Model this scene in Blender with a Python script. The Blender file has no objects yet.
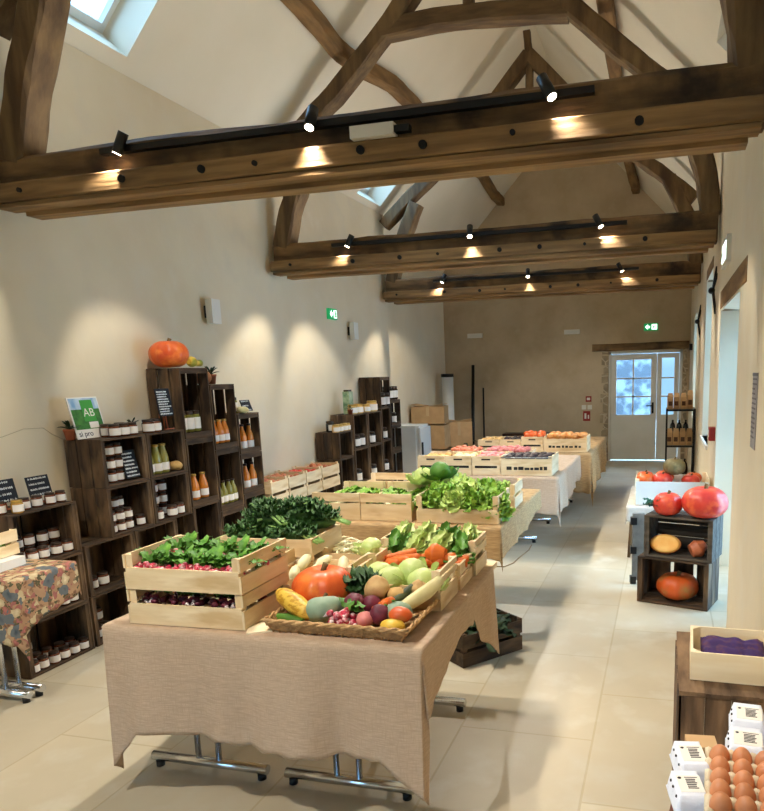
import bpy, math, random
from math import sin, cos, pi, radians, sqrt, atan2, hypot
from mathutils import Vector, Matrix
random.seed(7)
SC = bpy.context.scene
COL = SC.collection

# ------------------------------------------------------------------ helpers
def lin(c):
    return tuple(((v/255)/12.92 if v/255 <= .04045 else ((v/255+.055)/1.055)**2.4) for v in c) + (1,)

def mat(name, c1, c2=None, rough=.6, metal=0, scale=(6,6,6), detail=6, bump=0, bscale=None, lo=.35, hi=.65,
        c3=None, s3=(2,2,2), rnd=0, spec=.5, coat=0, trans=0, emit=None, estr=0, ior=1.45, sss=0, wave=None, coords='Object', alpha=1):
    m = bpy.data.materials.new(name); m.use_nodes = True
    N = m.node_tree.nodes; L = m.node_tree.links
    b = N['Principled BSDF']
    b.inputs['Roughness'].default_value = rough; b.inputs['Metallic'].default_value = metal
    b.inputs['Specular IOR Level'].default_value = spec; b.inputs['Coat Weight'].default_value = coat
    b.inputs['Transmission Weight'].default_value = trans; b.inputs['IOR'].default_value = ior
    if sss: b.inputs['Subsurface Weight'].default_value = sss; b.inputs['Subsurface Radius'].default_value = (.01,.006,.003)
    b.inputs['Base Color'].default_value = lin(c1)
    if emit: b.inputs['Emission Color'].default_value = lin(emit); b.inputs['Emission Strength'].default_value = estr
    tc = N.new('ShaderNodeTexCoord')
    def noise(sc, det):
        mp = N.new('ShaderNodeMapping'); mp.inputs['Scale'].default_value = sc
        L.new(tc.outputs[coords], mp.inputs['Vector'])
        n = N.new('ShaderNodeTexNoise'); n.inputs['Scale'].default_value = 1; n.inputs['Detail'].default_value = det
        L.new(mp.outputs[0], n.inputs['Vector']); return n
    def ramp(src, a, z):
        r = N.new('ShaderNodeMapRange'); r.inputs['From Min'].default_value = a; r.inputs['From Max'].default_value = z
        L.new(src, r.inputs['Value']); return r.outputs[0]
    out = None; nz = None
    if c2:
        nz = noise(scale, detail); f = ramp(nz.outputs['Fac'], lo, hi)
        mx = N.new('ShaderNodeMix'); mx.data_type = 'RGBA'; mx.inputs['A'].default_value = lin(c1); mx.inputs['B'].default_value = lin(c2)
        L.new(f, mx.inputs['Factor']); out = mx.outputs['Result']
        if c3:
            n3 = noise(s3, 5); f3 = ramp(n3.outputs['Fac'], .5, .7)
            m3 = N.new('ShaderNodeMix'); m3.data_type = 'RGBA'; m3.inputs['B'].default_value = lin(c3)
            L.new(f3, m3.inputs['Factor']); L.new(out, m3.inputs['A']); out = m3.outputs['Result']
    if rnd:
        oi = N.new('ShaderNodeObjectInfo'); hs = N.new('ShaderNodeHueSaturation')
        r = N.new('ShaderNodeMapRange'); r.inputs['To Min'].default_value = 1-rnd; r.inputs['To Max'].default_value = 1+rnd
        L.new(oi.outputs['Random'], r.inputs['Value']); L.new(r.outputs[0], hs.inputs['Value'])
        if out: L.new(out, hs.inputs['Color'])
        else: hs.inputs['Color'].default_value = lin(c1)
        out = hs.outputs['Color']
    if out: L.new(out, b.inputs['Base Color'])
    if bump:
        bn = noise(bscale or scale, 8)
        bp = N.new('ShaderNodeBump'); bp.inputs['Strength'].default_value = bump; bp.inputs['Distance'].default_value = .01
        L.new(bn.outputs['Fac'], bp.inputs['Height']); L.new(bp.outputs[0], b.inputs['Normal'])
    m['b'] = 1
    return m

class MB:
    def __init__(s): s.v = []; s.f = []; s.sm = []
    def add(s, vs, fs, T=None, smooth=False):
        o = len(s.v)
        for p in vs:
            p = Vector(p); s.v.append(tuple(T @ p) if T else tuple(p))
        for f in fs: s.f.append(tuple(i+o for i in f)); s.sm.append(smooth)
        return s
    def box(s, c, d, rz=0, ry=0, rx=0, ch=0):
        x, y, z = d[0]/2, d[1]/2, d[2]/2
        T = Matrix.Translation(c)
        if rz: T = T @ Matrix.Rotation(rz, 4, 'Z')
        if ry: T = T @ Matrix.Rotation(ry, 4, 'Y')
        if rx: T = T @ Matrix.Rotation(rx, 4, 'X')
        return s.add([(-x,-y,-z),(x,-y,-z),(x,y,-z),(-x,y,-z),(-x,-y,z),(x,-y,z),(x,y,z),(-x,y,z)],
                     [(0,3,2,1),(4,5,6,7),(0,1,5,4),(1,2,6,5),(2,3,7,6),(3,0,4,7)], T)
    def bb(s, x0, x1, y0, y1, z0, z1): return s.box(((x0+x1)/2,(y0+y1)/2,(z0+z1)/2), (x1-x0,y1-y0,z1-z0))
    def tube(s, pts, rad, n=10, caps=True, sm=True, flat=1.0, up=None):
        pts = [Vector(p) for p in pts]; k = len(pts)
        if not isinstance(rad, (list, tuple)): rad = [rad]*k
        vs = []; u = None
        for i, p in enumerate(pts):
            t = (pts[min(i+1,k-1)]-pts[max(i-1,0)]).normalized()
            if u is None:
                u = Vector(up) if up else (Vector((0,0,1)) if abs(t.z) < .9 else Vector((1,0,0)))
            u = (u - t*u.dot(t)).normalized(); w = t.cross(u)
            for j in range(n):
                a = 2*pi*j/n; vs.append(p + (u*cos(a)*flat + w*sin(a))*rad[i])
        fs = [(i*n+j, i*n+(j+1)%n, (i+1)*n+(j+1)%n, (i+1)*n+j) for i in range(k-1) for j in range(n)]
        if caps: fs += [tuple(range(n))[::-1], tuple((k-1)*n+j for j in range(n))]
        o = len(s.f); s.add(vs, fs, None, sm)
        if caps: s.sm[-1] = s.sm[-2] = False
        return s
    def cyl(s, p0, p1, r0, r1=None, n=14): return s.tube([p0,p1],[r0, r0 if r1 is None else r1], n)
    def lathe(s, prof, n=20, T=None, rib=None, sm=True):
        vs = []; k = len(prof)
        for i, (r, z) in enumerate(prof):
            for j in range(n):
                a = 2*pi*j/n; q = rib(a, i/(k-1)) if rib else 1
                vs.append((r*q*cos(a), r*q*sin(a), z))
        fs = [(i*n+j, i*n+(j+1)%n, (i+1)*n+(j+1)%n, (i+1)*n+j) for i in range(k-1) for j in range(n)]
        fs += [tuple(range(n))[::-1], tuple((k-1)*n+j for j in range(n))]
        return s.add(vs, fs, T, sm)
    def sweep(s, pts, w, h, up=(0,0,1), jit=0, n=1, seed=0, ch=.12):
        """rectangular timber with knocked-off arrises; along pts, width w (sideways), height h (along up)"""
        R = random.Random(seed); P = [Vector(p) for p in pts]; Q = []
        for a, b in zip(P, P[1:]):
            for i in range(n): Q.append(a.lerp(b, i/n))
        Q.append(P[-1]); k = len(Q); c = ch*min(w, h); vs = []
        for i, p in enumerate(Q):
            t = (Q[min(i+1,k-1)]-Q[max(i-1,0)]).normalized()
            U = Vector(up); U = (U-t*U.dot(t)).normalized(); W = t.cross(U)
            for x, z in ((-w/2+c,-h/2),(w/2-c,-h/2),(w/2,-h/2+c),(w/2,h/2-c),(w/2-c,h/2),(-w/2+c,h/2),(-w/2,h/2-c),(-w/2,-h/2+c)):
                vs.append(p + W*(x+R.uniform(-jit,jit)) + U*(z+R.uniform(-jit,jit)))
        fs = [(i*8+j, i*8+(j+1)%8, (i+1)*8+(j+1)%8, (i+1)*8+j) for i in range(k-1) for j in range(8)]
        fs += [tuple(range(8))[::-1], tuple((k-1)*8+j for j in range(8))]
        return s.add(vs, fs)
    def ico(s, c, r, sub=3, fn=None, sq=(1,1,1), T=None):
        vs, fs = ICO(sub); out = []
        for p in vs:
            d = Vector(p); q = fn(d) if fn else 1
            out.append(Vector((d.x*r*q*sq[0]+c[0], d.y*r*q*sq[1]+c[1], d.z*r*q*sq[2]+c[2])))
        return s.add(out, fs, T, True)
    def mesh(s, name):
        me = bpy.data.meshes.new(name); me.from_pydata(s.v, [], s.f)
        me.polygons.foreach_set('use_smooth', s.sm); me.update(); return me
    def build(s, name, m, parent=None, loc=(0,0,0), rz=0):
        o = bpy.data.objects.new(name, s.mesh(name)); COL.objects.link(o)
        if m: o.data.materials.append(m)
        if parent: o.parent = parent
        o.location = loc; o.rotation_euler = (0,0,rz); return o

_ico = {}
def ICO(sub):
    if sub not in _ico:
        import bmesh
        b = bmesh.new(); bmesh.ops.create_icosphere(b, subdivisions=sub, radius=1); b.verts.ensure_lookup_table()
        _ico[sub] = ([tuple(v.co) for v in b.verts], [tuple(v.index for v in f.verts) for f in b.faces]); b.free()
    return _ico[sub]

def tag(o, label=None, cat=None, group=None, kind=None):
    if label: o['label'] = label
    if cat: o['category'] = cat
    if group: o['group'] = group
    if kind: o['kind'] = kind
    return o
def thing(name, label, cat, loc=(0,0,0), rz=0, group=None):
    o = bpy.data.objects.new(name, None); COL.objects.link(o); o.empty_display_size = .05
    o.location = loc; o.rotation_euler = (0,0,rz); return tag(o, label, cat, group)
def clone(src, loc, rz=0, label=None, group=None, sc=None, rx=0, ry=0):
    def cp(o, par):
        c = o.copy(); COL.objects.link(c)
        if par: c.parent = par
        for ch in o.children: cp(ch, c)
        return c
    r = cp(src, None); r.location = loc; r.rotation_euler = (rx, ry, rz)
    if sc: r.scale = (sc,sc,sc) if not isinstance(sc, tuple) else sc
    if label: r['label'] = label
    if group: r['group'] = group
    elif 'group' in r and label: del r['group']
    return r
class Kind:
    """first use places the prototype itself, later uses copy it (with parts)"""
    def __init__(s, mk): s.mk = mk; s.o = None
    def put(s, loc, rz=0, label=None, group=None, sc=None, rx=0, ry=0):
        if s.o is None:
            o = s.o = s.mk(); o.location = loc; o.rotation_euler = (rx, ry, rz)
            if sc: o.scale = (sc,sc,sc) if not isinstance(sc, tuple) else sc
            tag(o, label, None, group); return o
        return clone(s.o, loc, rz, label, group, sc, rx, ry)
def struct(name, mb, m, parent=None, loc=(0,0,0)):
    o = mb.build(name, m, parent, loc)
    if not parent: o['kind'] = 'structure'
    return o
def text_part(name, txt, size, m, parent, T, ext=.001, align='CENTER'):
    cu = bpy.data.curves.new(name, 'FONT'); cu.body = txt; cu.size = size; cu.extrude = ext; cu.align_x = align; cu.align_y = 'CENTER'
    t = bpy.data.objects.new(name+'_src', cu); COL.objects.link(t)
    bpy.context.view_layer.update()
    me = bpy.data.meshes.new_from_object(t.evaluated_get(bpy.context.evaluated_depsgraph_get()))
    bpy.data.objects.remove(t); me.transform(T)
    o = bpy.data.objects.new(name, me); COL.objects.link(o); me.materials.clear(); me.materials.append(m); o.parent = parent
    return o
def rnz(d, s, ph=0):
    return sin(d.x*s+ph)*sin(d.y*s*1.13+ph*2+1)+sin(d.z*s*.93+ph+2)*sin(d.x*s*.7-d.y*s*.8+ph)

# ------------------------------------------------------------------ materials
WALL = mat('lime_plaster', (226,213,186), (216,201,172), rough=.9, scale=(1.2,1.2,1.2), bump=.25, bscale=(9,9,9), c3=(220,208,184), s3=(4,4,4))
ENDW = mat('raw_lime_render', (196,178,150), (180,161,132), rough=.95, scale=(2.2,2.2,2.2), bump=.5, bscale=(14,14,14), c3=(188,170,142), s3=(7,7,7))
CEIL = mat('white_plaster', (228,219,200), (220,210,189), rough=.9, scale=(1,1,1), bump=.1, bscale=(6,6,6))
OAK = mat('aged_oak', (112,88,58), (78,59,38), rough=.75, scale=(3,14,14), c3=(58,40,24), s3=(1.5,6,6), bump=.5, bscale=(5,45,45))
OAKD = mat('dark_oak', (136,106,70), (88,67,44), rough=.8, scale=(2.5,14,14), c3=(48,36,25), s3=(3.2,3,3), bump=.6, bscale=(5,45,45))
OAKL = mat('planed_oak', (158,125,82), (122,94,60), rough=.7, scale=(2,25,25), c3=(86,64,39), s3=(1.2,9,9), bump=.3, bscale=(4,50,50))
OAKZ = mat('aged_oak_upright', (118,94,62), (84,64,41), rough=.75, scale=(12,12,2.5), c3=(66,46,28), s3=(6,6,1.5), bump=.5, bscale=(45,45,5))
OAKY = mat('aged_oak_lengthwise', (142,108,66), (106,78,46), rough=.75, scale=(14,2.5,14), bump=.5, bscale=(45,5,45))
DKX = mat('old_crate_wood', (86,65,45), (46,34,24), rough=.8, scale=(4,22,22), c3=(116,91,63), s3=(3,9,9), rnd=.25, bump=.4, bscale=(5,60,60))
DKZ = mat('old_crate_wood_upright', (89,67,46), (48,36,25), rough=.8, scale=(22,22,4), c3=(118,93,65), s3=(9,9,3), rnd=.25, bump=.4, bscale=(60,60,5))
GRX = mat('grey_weathered_wood', (92,84,74), (62,55,47), rough=.85, scale=(4,22,22), rnd=.12, bump=.4, bscale=(5,60,60))
BRX = mat('worn_brown_crate_wood', (142,114,86), (92,70,50), rough=.85, scale=(20,4,20), c3=(52,38,27), s3=(9,2.5,9), bump=.5, bscale=(60,6,60))
BRZ = mat('worn_brown_crate_wood_upright', (132,104,78), (84,64,46), rough=.85, scale=(20,20,4), c3=(50,36,26), s3=(9,9,2.5), bump=.5, bscale=(60,60,6))
PALX = mat('new_crate_wood', (238,218,182), (222,196,152), rough=.65, scale=(3,24,24), c3=(206,176,130), s3=(4,16,16), rnd=.06, bump=.15, bscale=(4,60,60))
PALY = mat('new_crate_wood_crosswise', (238,219,184), (222,197,154), rough=.65, scale=(24,3,24), c3=(206,176,132), s3=(16,4,16), rnd=.06, bump=.15, bscale=(60,4,60))
PALZ = mat('new_crate_wood_upright', (236,214,176), (220,192,148), rough=.65, scale=(24,24,3), rnd=.06)
PALW = mat('pale_poplar_wood', (244,230,200), (234,215,178), rough=.6, scale=(3,24,24), rnd=.04)
DARKSLOT = mat('stencil_black', (34,30,26), rough=.8)
BURL = mat('burlap', (208,184,160), (184,160,137), rough=.95, scale=(24,24,300), c3=(188,164,140), s3=(300,300,20), bump=.35, bscale=(420,420,420), spec=.1, lo=.3, hi=.7)
BURL2 = mat('burlap_golden', (204,172,128), (176,144,104), rough=.95, scale=(16,16,150), bump=.35, bscale=(420,420,420), spec=.1)
CHROME = mat('chrome', (205,208,212), rough=.18, metal=1)
BLACK = mat('black_plastic', (18,18,18), rough=.45)
BLACKM = mat('black_metal', (22,22,23), rough=.4, metal=.3)
WHITEP = mat('white_plastic', (226,224,216), rough=.4)
WHITEC = mat('white_paint', (226,226,222), (218,218,213), rough=.5, scale=(3,3,3))
PAPER = mat('label_paper', (232,226,218), rough=.7)
INK = mat('dark_ink', (40,38,46), rough=.8)
SLATE = mat('chalkboard', (26,30,38), (34,38,46), rough=.8, scale=(20,20,20))
CHALK = mat('chalk', (226,230,232), rough=.95)
KRAFT = mat('kraft_card', (204,168,124), (192,156,112), rough=.85, scale=(8,8,8), rnd=.1)
def glassmat():
    m = bpy.data.materials.new('clear_glass'); m.use_nodes = True; N = m.node_tree.nodes; L = m.node_tree.links
    N.remove(N['Principled BSDF']); t = N.new('ShaderNodeBsdfTransparent'); t.inputs[0].default_value = (.94,.96,.97,1)
    g = N.new('ShaderNodeBsdfGlossy'); g.inputs['Roughness'].default_value = .02; fr = N.new('ShaderNodeFresnel'); fr.inputs[0].default_value = 1.25
    mx = N.new('ShaderNodeMixShader'); L.new(fr.outputs[0],mx.inputs[0]); L.new(t.outputs[0],mx.inputs[1]); L.new(g.outputs[0],mx.inputs[2]); L.new(mx.outputs[0],N['Material Output'].inputs[0]); return m
GLASS = glassmat()
LAMP = mat('lamp_glow', (255,244,226), emit=(255,236,205), estr=28)
EXITG = mat('exit_green', (20,120,70), rough=.5, emit=(25,150,85), estr=.7)
EXITW = mat('exit_white', (240,255,245), rough=.5, emit=(228,255,240), estr=2.2)
RED = mat('red_paint', (150,38,30), rough=.45)
LIDD = mat('dark_lid', (58,44,34), rough=.4, metal=.4, rnd=.3)
LIDG = mat('gold_lid', (180,146,70), rough=.35, metal=.6)
JAM = mat('jam_brown', (104,56,34), rough=.25, coat=.4, rnd=.35)
HONEY = mat('honey_yellow', (168,128,52), rough=.25, coat=.4, rnd=.2)
JUICE = mat('orange_juice', (206,122,40), rough=.25, coat=.4, rnd=.15)
OLIVE = mat('olive_green_juice', (128,122,52), rough=.25, coat=.4, rnd=.2)
PALEJ = mat('pale_preserve', (214,178,112), rough=.25, coat=.3, rnd=.1)
DARKB = mat('dark_bottle', (26,22,20), rough=.2, coat=.5)
PUMP = mat('pumpkin_orange', (226,104,40), (208,78,36), rough=.4, scale=(9,9,9), c3=(238,132,56), s3=(14,14,14), coat=.1)
PUMPR = mat('pumpkin_red', (218,70,50), (198,48,48), rough=.38, scale=(9,9,9), c3=(232,100,60), s3=(16,16,16), coat=.15)
PUMPO = mat('pumpkin_deep_orange', (214,96,34), (196,76,28), rough=.45, scale=(9,9,9), c3=(168,120,60), s3=(9,9,9))
PUMPF = mat('pumpkin_flesh', (246,196,110), (240,170,80), rough=.5, scale=(12,12,12))
TEAL = mat('grey_green_squash', (150,172,148), (128,154,130), rough=.55, scale=(14,14,14), c3=(164,172,140), s3=(10,10,10))
YELG = mat('yellow_gourd', (226,190,74), (214,170,52), rough=.45, scale=(14,14,14), c3=(120,140,50), s3=(9,9,9))
STRIPE = mat('striped_squash', (232,192,78), (196,146,44), rough=.45, scale=(30,60,60), lo=.45, hi=.55)
STEM = mat('dry_stem', (118,92,56), (92,74,46), rough=.9, scale=(30,30,30))
BEET = mat('beetroot', (120,42,62), (92,30,50), rough=.55, scale=(30,30,30), rnd=.15)
RADI = mat('radish_red', (196,54,82), (176,38,64), rough=.35, scale=(40,40,40), rnd=.25, c3=(236,214,214), s3=(60,60,60))
RADW = mat('radish_white_tip', (238,222,222), rough=.4)
TURN = mat('celeriac_tan', (206,170,116), (186,148,96), rough=.7, scale=(25,25,25))
PINKR = mat('pink_root',(206,128,122),(188,104,106),rough=.55,scale=(20,20,20),rnd=.15)
POTA = mat('potato_tan', (204,166,104), (184,146,86), rough=.7, scale=(30,30,30), rnd=.12)
CARR = mat('carrot_orange', (226,118,44), (210,100,36), rough=.5, scale=(10,10,60), rnd=.08)
LEEK = mat('pale_root', (226,214,164), (206,196,138), rough=.5, scale=(10,10,10))
ENDI = mat('endive_pale', (246,242,212), (234,230,180), rough=.45, scale=(9,9,9), rnd=.05)
LET = mat('lettuce_leaf', (138,178,66), (96,150,48), rough=.5, scale=(14,14,14), c3=(176,204,96), s3=(20,20,20), rnd=.12, sss=.1)
LETP = mat('pale_lettuce_leaf', (186,206,118), (150,186,84), rough=.5, scale=(14,14,14), rnd=.1, sss=.1)
CABB = mat('pale_cabbage_leaf', (196,212,136), (172,194,108), rough=.45, scale=(10,10,10), c3=(214,222,160), s3=(22,22,22), rnd=.06)
CABG = mat('green_cabbage_leaf', (92,140,50), (64,112,38), rough=.5, scale=(14,14,14), rnd=.1)
KALE = mat('kale_leaf', (52,92,40), (30,64,28), rough=.6, scale=(30,30,30), c3=(70,112,48), s3=(45,45,45), rnd=.15)
KALES = mat('kale_rib', (150,190,110), rough=.5)
RADL = mat('radish_leaf', (88,144,44), (58,112,32), rough=.5, scale=(20,20,20), rnd=.15, c3=(120,170,66), s3=(24,24,24))
DKGR = mat('dark_green_leaf', (38,62,32), (24,44,24), rough=.55, scale=(20,20,20), rnd=.15)
TERRA = mat('terracotta', (166,92,58), (148,78,48), rough=.8, scale=(20,20,20))
TOM = mat('tomato_red', (206,62,42), rough=.3, rnd=.1)
EGG = mat('brown_egg', (204,138,96), (190,122,80), rough=.45, scale=(20,20,20), rnd=.1)
PULP = mat('egg_pulp_cream', (222,208,180), (208,192,162), rough=.9, scale=(40,40,40), bump=.2, bscale=(120,120,120))
PULPW = mat('egg_pulp_white', (224,228,240), (212,218,234), rough=.85, scale=(20,20,20), bump=.2, bscale=(120,120,120))
REDWOOD = mat('red_brown_board', (112,62,46), (92,48,36), rough=.55, scale=(20,4,20))
PURPLE = mat('purple_fabric', (66,44,104), (48,30,82), rough=.85, scale=(16,16,16), c3=(92,58,82), s3=(40,40,40))
WICK = mat('wicker', (206,166,114), (170,130,86), rough=.7, scale=(50,50,50), bump=.4, bscale=(90,90,90))
ZINC = mat('grey_zinc', (150,156,160), (132,138,142), rough=.5, metal=.4, scale=(8,8,8))
GREYC = mat('grey_cloth', (120,118,110), (98,96,90), rough=.9, scale=(12,12,12))
WHITECL = mat('white_cloth', (206,200,190), (192,186,175), rough=.9, scale=(12,12,12))
SKYB = mat('printed_sky', (120,160,200), (200,215,225), rough=.5, scale=(18,18,9))
FIELD = mat('printed_field', (70,128,52), (44,98,36), rough=.5, scale=(30,30,30))
ABG = mat('printed_green', (66,150,60), rough=.5)
POSTER = mat('grey_poster', (150,142,140), (128,122,122), rough=.6, scale=(9,9,9))

def floral():
    m = mat('floral_cloth', (176,142,108), (150,116,88), rough=.85, scale=(9,9,9))
    N = m.node_tree.nodes; L = m.node_tree.links; b = N['Principled BSDF']
    base = b.inputs['Base Color'].links[0].from_socket
    tc = N.new('ShaderNodeTexCoord'); prev = base
    for sc, off, cols, th in ((32,5.2,((110,98,62),(76,72,48)),.5),(24,7.1,((196,120,110),(150,92,86)),.46),(34,1.7,((92,62,48),(130,96,70)),.42),(19,3.3,((222,206,170),(186,168,132)),.48),(14,0,((50,66,76),(96,102,106)),.5)):
        mp = N.new('ShaderNodeMapping'); mp.inputs['Location'].default_value = (off,off*2,off); L.new(tc.outputs['Object'], mp.inputs['Vector'])
        nz = N.new('ShaderNodeTexNoise'); nz.inputs['Scale'].default_value = 26; nz.inputs['Detail'].default_value = 2; L.new(mp.outputs[0], nz.inputs['Vector'])
        va = N.new('ShaderNodeVectorMath'); va.operation = 'MULTIPLY_ADD'; va.inputs[1].default_value = (.05,.05,.05)
        L.new(nz.outputs['Color'], va.inputs[0]); L.new(mp.outputs[0], va.inputs[2])
        vo = N.new('ShaderNodeTexVoronoi'); vo.inputs['Scale'].default_value = sc; L.new(va.outputs[0], vo.inputs['Vector'])
        lt = N.new('ShaderNodeMath'); lt.operation = 'LESS_THAN'; lt.inputs[1].default_value = th; L.new(vo.outputs['Distance'], lt.inputs[0])
        rg = N.new('ShaderNodeMath'); rg.operation = 'GREATER_THAN'; rg.inputs[1].default_value = .45
        sp = N.new('ShaderNodeSeparateColor'); L.new(vo.outputs['Color'], sp.inputs[0]); L.new(sp.outputs[0], rg.inputs[0])
        mu = N.new('ShaderNodeMath'); mu.operation = 'MULTIPLY'; L.new(lt.outputs[0], mu.inputs[0]); L.new(rg.outputs[0], mu.inputs[1])
        c = N.new('ShaderNodeMix'); c.data_type = 'RGBA'; c.inputs['A'].default_value = lin(cols[0]); c.inputs['B'].default_value = lin(cols[1])
        ms = N.new('ShaderNodeMath'); ms.operation = 'MULTIPLY'; ms.inputs[1].default_value = 3; L.new(vo.outputs['Distance'], ms.inputs[0]); L.new(ms.outputs[0], c.inputs['Factor'])
        mx = N.new('ShaderNodeMix'); mx.data_type = 'RGBA'; L.new(mu.outputs[0], mx.inputs['Factor']); L.new(prev, mx.inputs['A']); L.new(c.outputs['Result'], mx.inputs['B'])
        prev = mx.outputs['Result']
    L.new(prev, b.inputs['Base Color']); return m
FLORAL = floral()

def floormat():
    m = mat('limestone_flags', (204,193,168), (183,170,143), rough=.42, scale=(1.1,1.1,1.1), c3=(201,193,173), s3=(5,5,5), lo=.3, hi=.7)
    N = m.node_tree.nodes; L = m.node_tree.links; b = N['Principled BSDF']
    base = b.inputs['Base Color'].links[0].from_socket
    tc = N.new('ShaderNodeTexCoord'); mp = N.new('ShaderNodeMapping'); mp.inputs['Rotation'].default_value = (0,0,pi/2); mp.inputs['Location'].default_value = (.1,.28,0)
    L.new(tc.outputs['Object'], mp.inputs['Vector'])
    br = N.new('ShaderNodeTexBrick'); br.inputs['Scale'].default_value = 1; br.inputs['Brick Width'].default_value = .95; br.inputs['Row Height'].default_value = .62
    br.inputs['Mortar Size'].default_value = .006; br.inputs['Mortar Smooth'].default_value = .3; br.inputs['Bias'].default_value = 0
    br.inputs['Color1'].default_value = (1,1,1,1); br.inputs['Color2'].default_value = (.88,.885,.9,1); br.inputs['Mortar'].default_value = (.80,.77,.70,1)
    L.new(mp.outputs[0], br.inputs['Vector'])
    mx = N.new('ShaderNodeMix'); mx.data_type = 'RGBA'; mx.blend_type = 'MULTIPLY'; mx.inputs['Factor'].default_value = 1
    L.new(base, mx.inputs['A']); L.new(br.outputs['Color'], mx.inputs['B']); L.new(mx.outputs['Result'], b.inputs['Base Color'])
    bp = N.new('ShaderNodeBump'); bp.inputs['Strength'].default_value = .3; bp.inputs['Distance'].default_value = .004; bp.invert = True
    L.new(br.outputs['Fac'], bp.inputs['Height']); L.new(bp.outputs[0], b.inputs['Normal'])
    return m
FLOOR = floormat()
def stonemat():
    m = mat('rubble_stone', (176,160,134), (140,126,106), rough=.9, scale=(5,5,5))
    N = m.node_tree.nodes; L = m.node_tree.links; b = N['Principled BSDF']
    base = b.inputs['Base Color'].links[0].from_socket
    tc = N.new('ShaderNodeTexCoord'); vo = N.new('ShaderNodeTexVoronoi'); vo.feature = 'DISTANCE_TO_EDGE'; vo.inputs['Scale'].default_value = 6.5
    L.new(tc.outputs['Object'], vo.inputs['Vector'])
    lt = N.new('ShaderNodeMapRange'); lt.inputs['From Min'].default_value = .03; lt.inputs['From Max'].default_value = .09; L.new(vo.outputs['Distance'], lt.inputs['Value'])
    mx = N.new('ShaderNodeMix'); mx.data_type = 'RGBA'; L.new(lt.outputs[0], mx.inputs['Factor']); mx.inputs['A'].default_value = lin((196,182,158)); L.new(base, mx.inputs['B'])
    L.new(mx.outputs['Result'], b.inputs['Base Color']); return m
STONE = stonemat()

# ------------------------------------------------------------------ setting
XL, XR, YE, YB, XC, ZR, SL = -3.76, .42, 13.03, -3.0, -1.70, 6.0, 1.06
XL2 = -4.06
def wall_holes(axis, c, th, u0, u1, v0, v1, holes, sgn):
    """wall slab in plane axis=c, thickness th towards sgn, rectangular holes [(u0,u1,v0,v1)], u = other horizontal axis, v = z"""
    us = sorted({u0,u1,*[h[0] for h in holes],*[h[1] for h in holes]}); vs_ = sorted({v0,v1,*[h[2] for h in holes],*[h[3] for h in holes]})
    mb = MB()
    for a, b in zip(us, us[1:]):
        for p, q in zip(vs_, vs_[1:]):
            if any(h[0] <= a and b <= h[1] and h[2] <= p and q <= h[3] for h in holes): continue
            lo, hi = (c, c+th) if sgn > 0 else (c-th, c)
            if axis == 'x': mb.bb(lo, hi, a, b, p, q)
            else: mb.bb(a, b, lo, hi, p, q)
    return mb
struct('floor', MB().bb(-4.8, 1.3, YB-.3, YE+.3, -.1, 0), FLOOR)
w = wall_holes('x', XL, .1, YB, 9.45, 0, 3.80, [], -1); w.bb(XL2-.1,XL-.1,9.36,9.45,0,3.8)
struct('wall_left', w, WALL)
w = MB().bb(XL2-.1, XL2, 9.45, YE+.3, 0, 3.5)
struct('wall_left_far', w, WALL)
# niche = doorway opening y 4.34..5.77 ; far window y 7.3..8.3
w = wall_holes('x', XR, .62, YB, YE+.3, 0, 3.0, [(4.55,6.05,0,2.09),(7.2,8.25,.9,2.56),(10.4,11.4,.9,2.4)], 1)
w.bb(XR,XR+.1,YB,YE+.3,3.0,3.78)
struct('wall_right', w, WALL)
# end wall with gable and door opening
dx0, dx1, dz1 = -.98, .30, 1.98
w = wall_holes('y', YE, .3, XL2, XR, 0, 3.6, [(dx0,dx1,0,dz1)], 1)
g = [(XL2-.3,3.6),(XR+.3,3.6),(XR+.3,3.6+.05),(XC,ZR+.05),(XL2-.3,3.6+.05)]
w.add([(x,YE,z) for x,z in g]+[(x,YE+.3,z) for x,z in g], [(0,1,2,3,4),(9,8,7,6,5)]+[(i,(i+1)%5,5+(i+1)%5,5+i) for i in range(5)])
struct('wall_end', w, ENDW)
w = wall_holes('y', YB, .3, -4.7, 1.1, 0, 3.95, [(-2.9,-.6,0,2.3)], -1)
w.add([(x,YB,z) for x,z in ((-4,3.9),(.7,3.9),(XC,6.2))],[(0,2,1)])
struct('wall_rear', w, WALL)
# roof slopes with skylight openings (s = distance in x from the ridge)
def slope(name, sg, holes):
    s1 = 2.75; ys = sorted({YB-.3,YE+.3,*[h[0] for h in holes],*[h[1] for h in holes]}); ss = sorted({0,s1,*[h[2] for h in holes],*[h[3] for h in holes]})
    P = lambda y, s, n=0: (XC+sg*(s+n*.72), y, ZR-SL*s+n*.68)
    mb = MB()
    for a, b in zip(ys, ys[1:]):
        for p, q in zip(ss, ss[1:]):
            if any(h[0] <= a and b <= h[1] and h[2] <= p and q <= h[3] for h in holes): continue
            mb.add([P(a,p),P(b,p),P(b,q),P(a,q),P(a,p,.42),P(b,p,.42),P(b,q,.42),P(a,q,.42)], [(0,1,2,3),(4,7,6,5),(0,4,5,1),(2,6,7,3),(1,5,6,2),(0,3,7,4)])
    struct(name, mb, CEIL)
    return P
PL = slope('ceiling_left', -1, [(3.85,4.60,.95,1.99),(8.50,9.24,1.42,2.01),(-1.2,-.3,.95,2.0)])
PR = slope('ceiling_right', 1, [(4.9,5.65,2.0,2.1)])
nwin = 0
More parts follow.
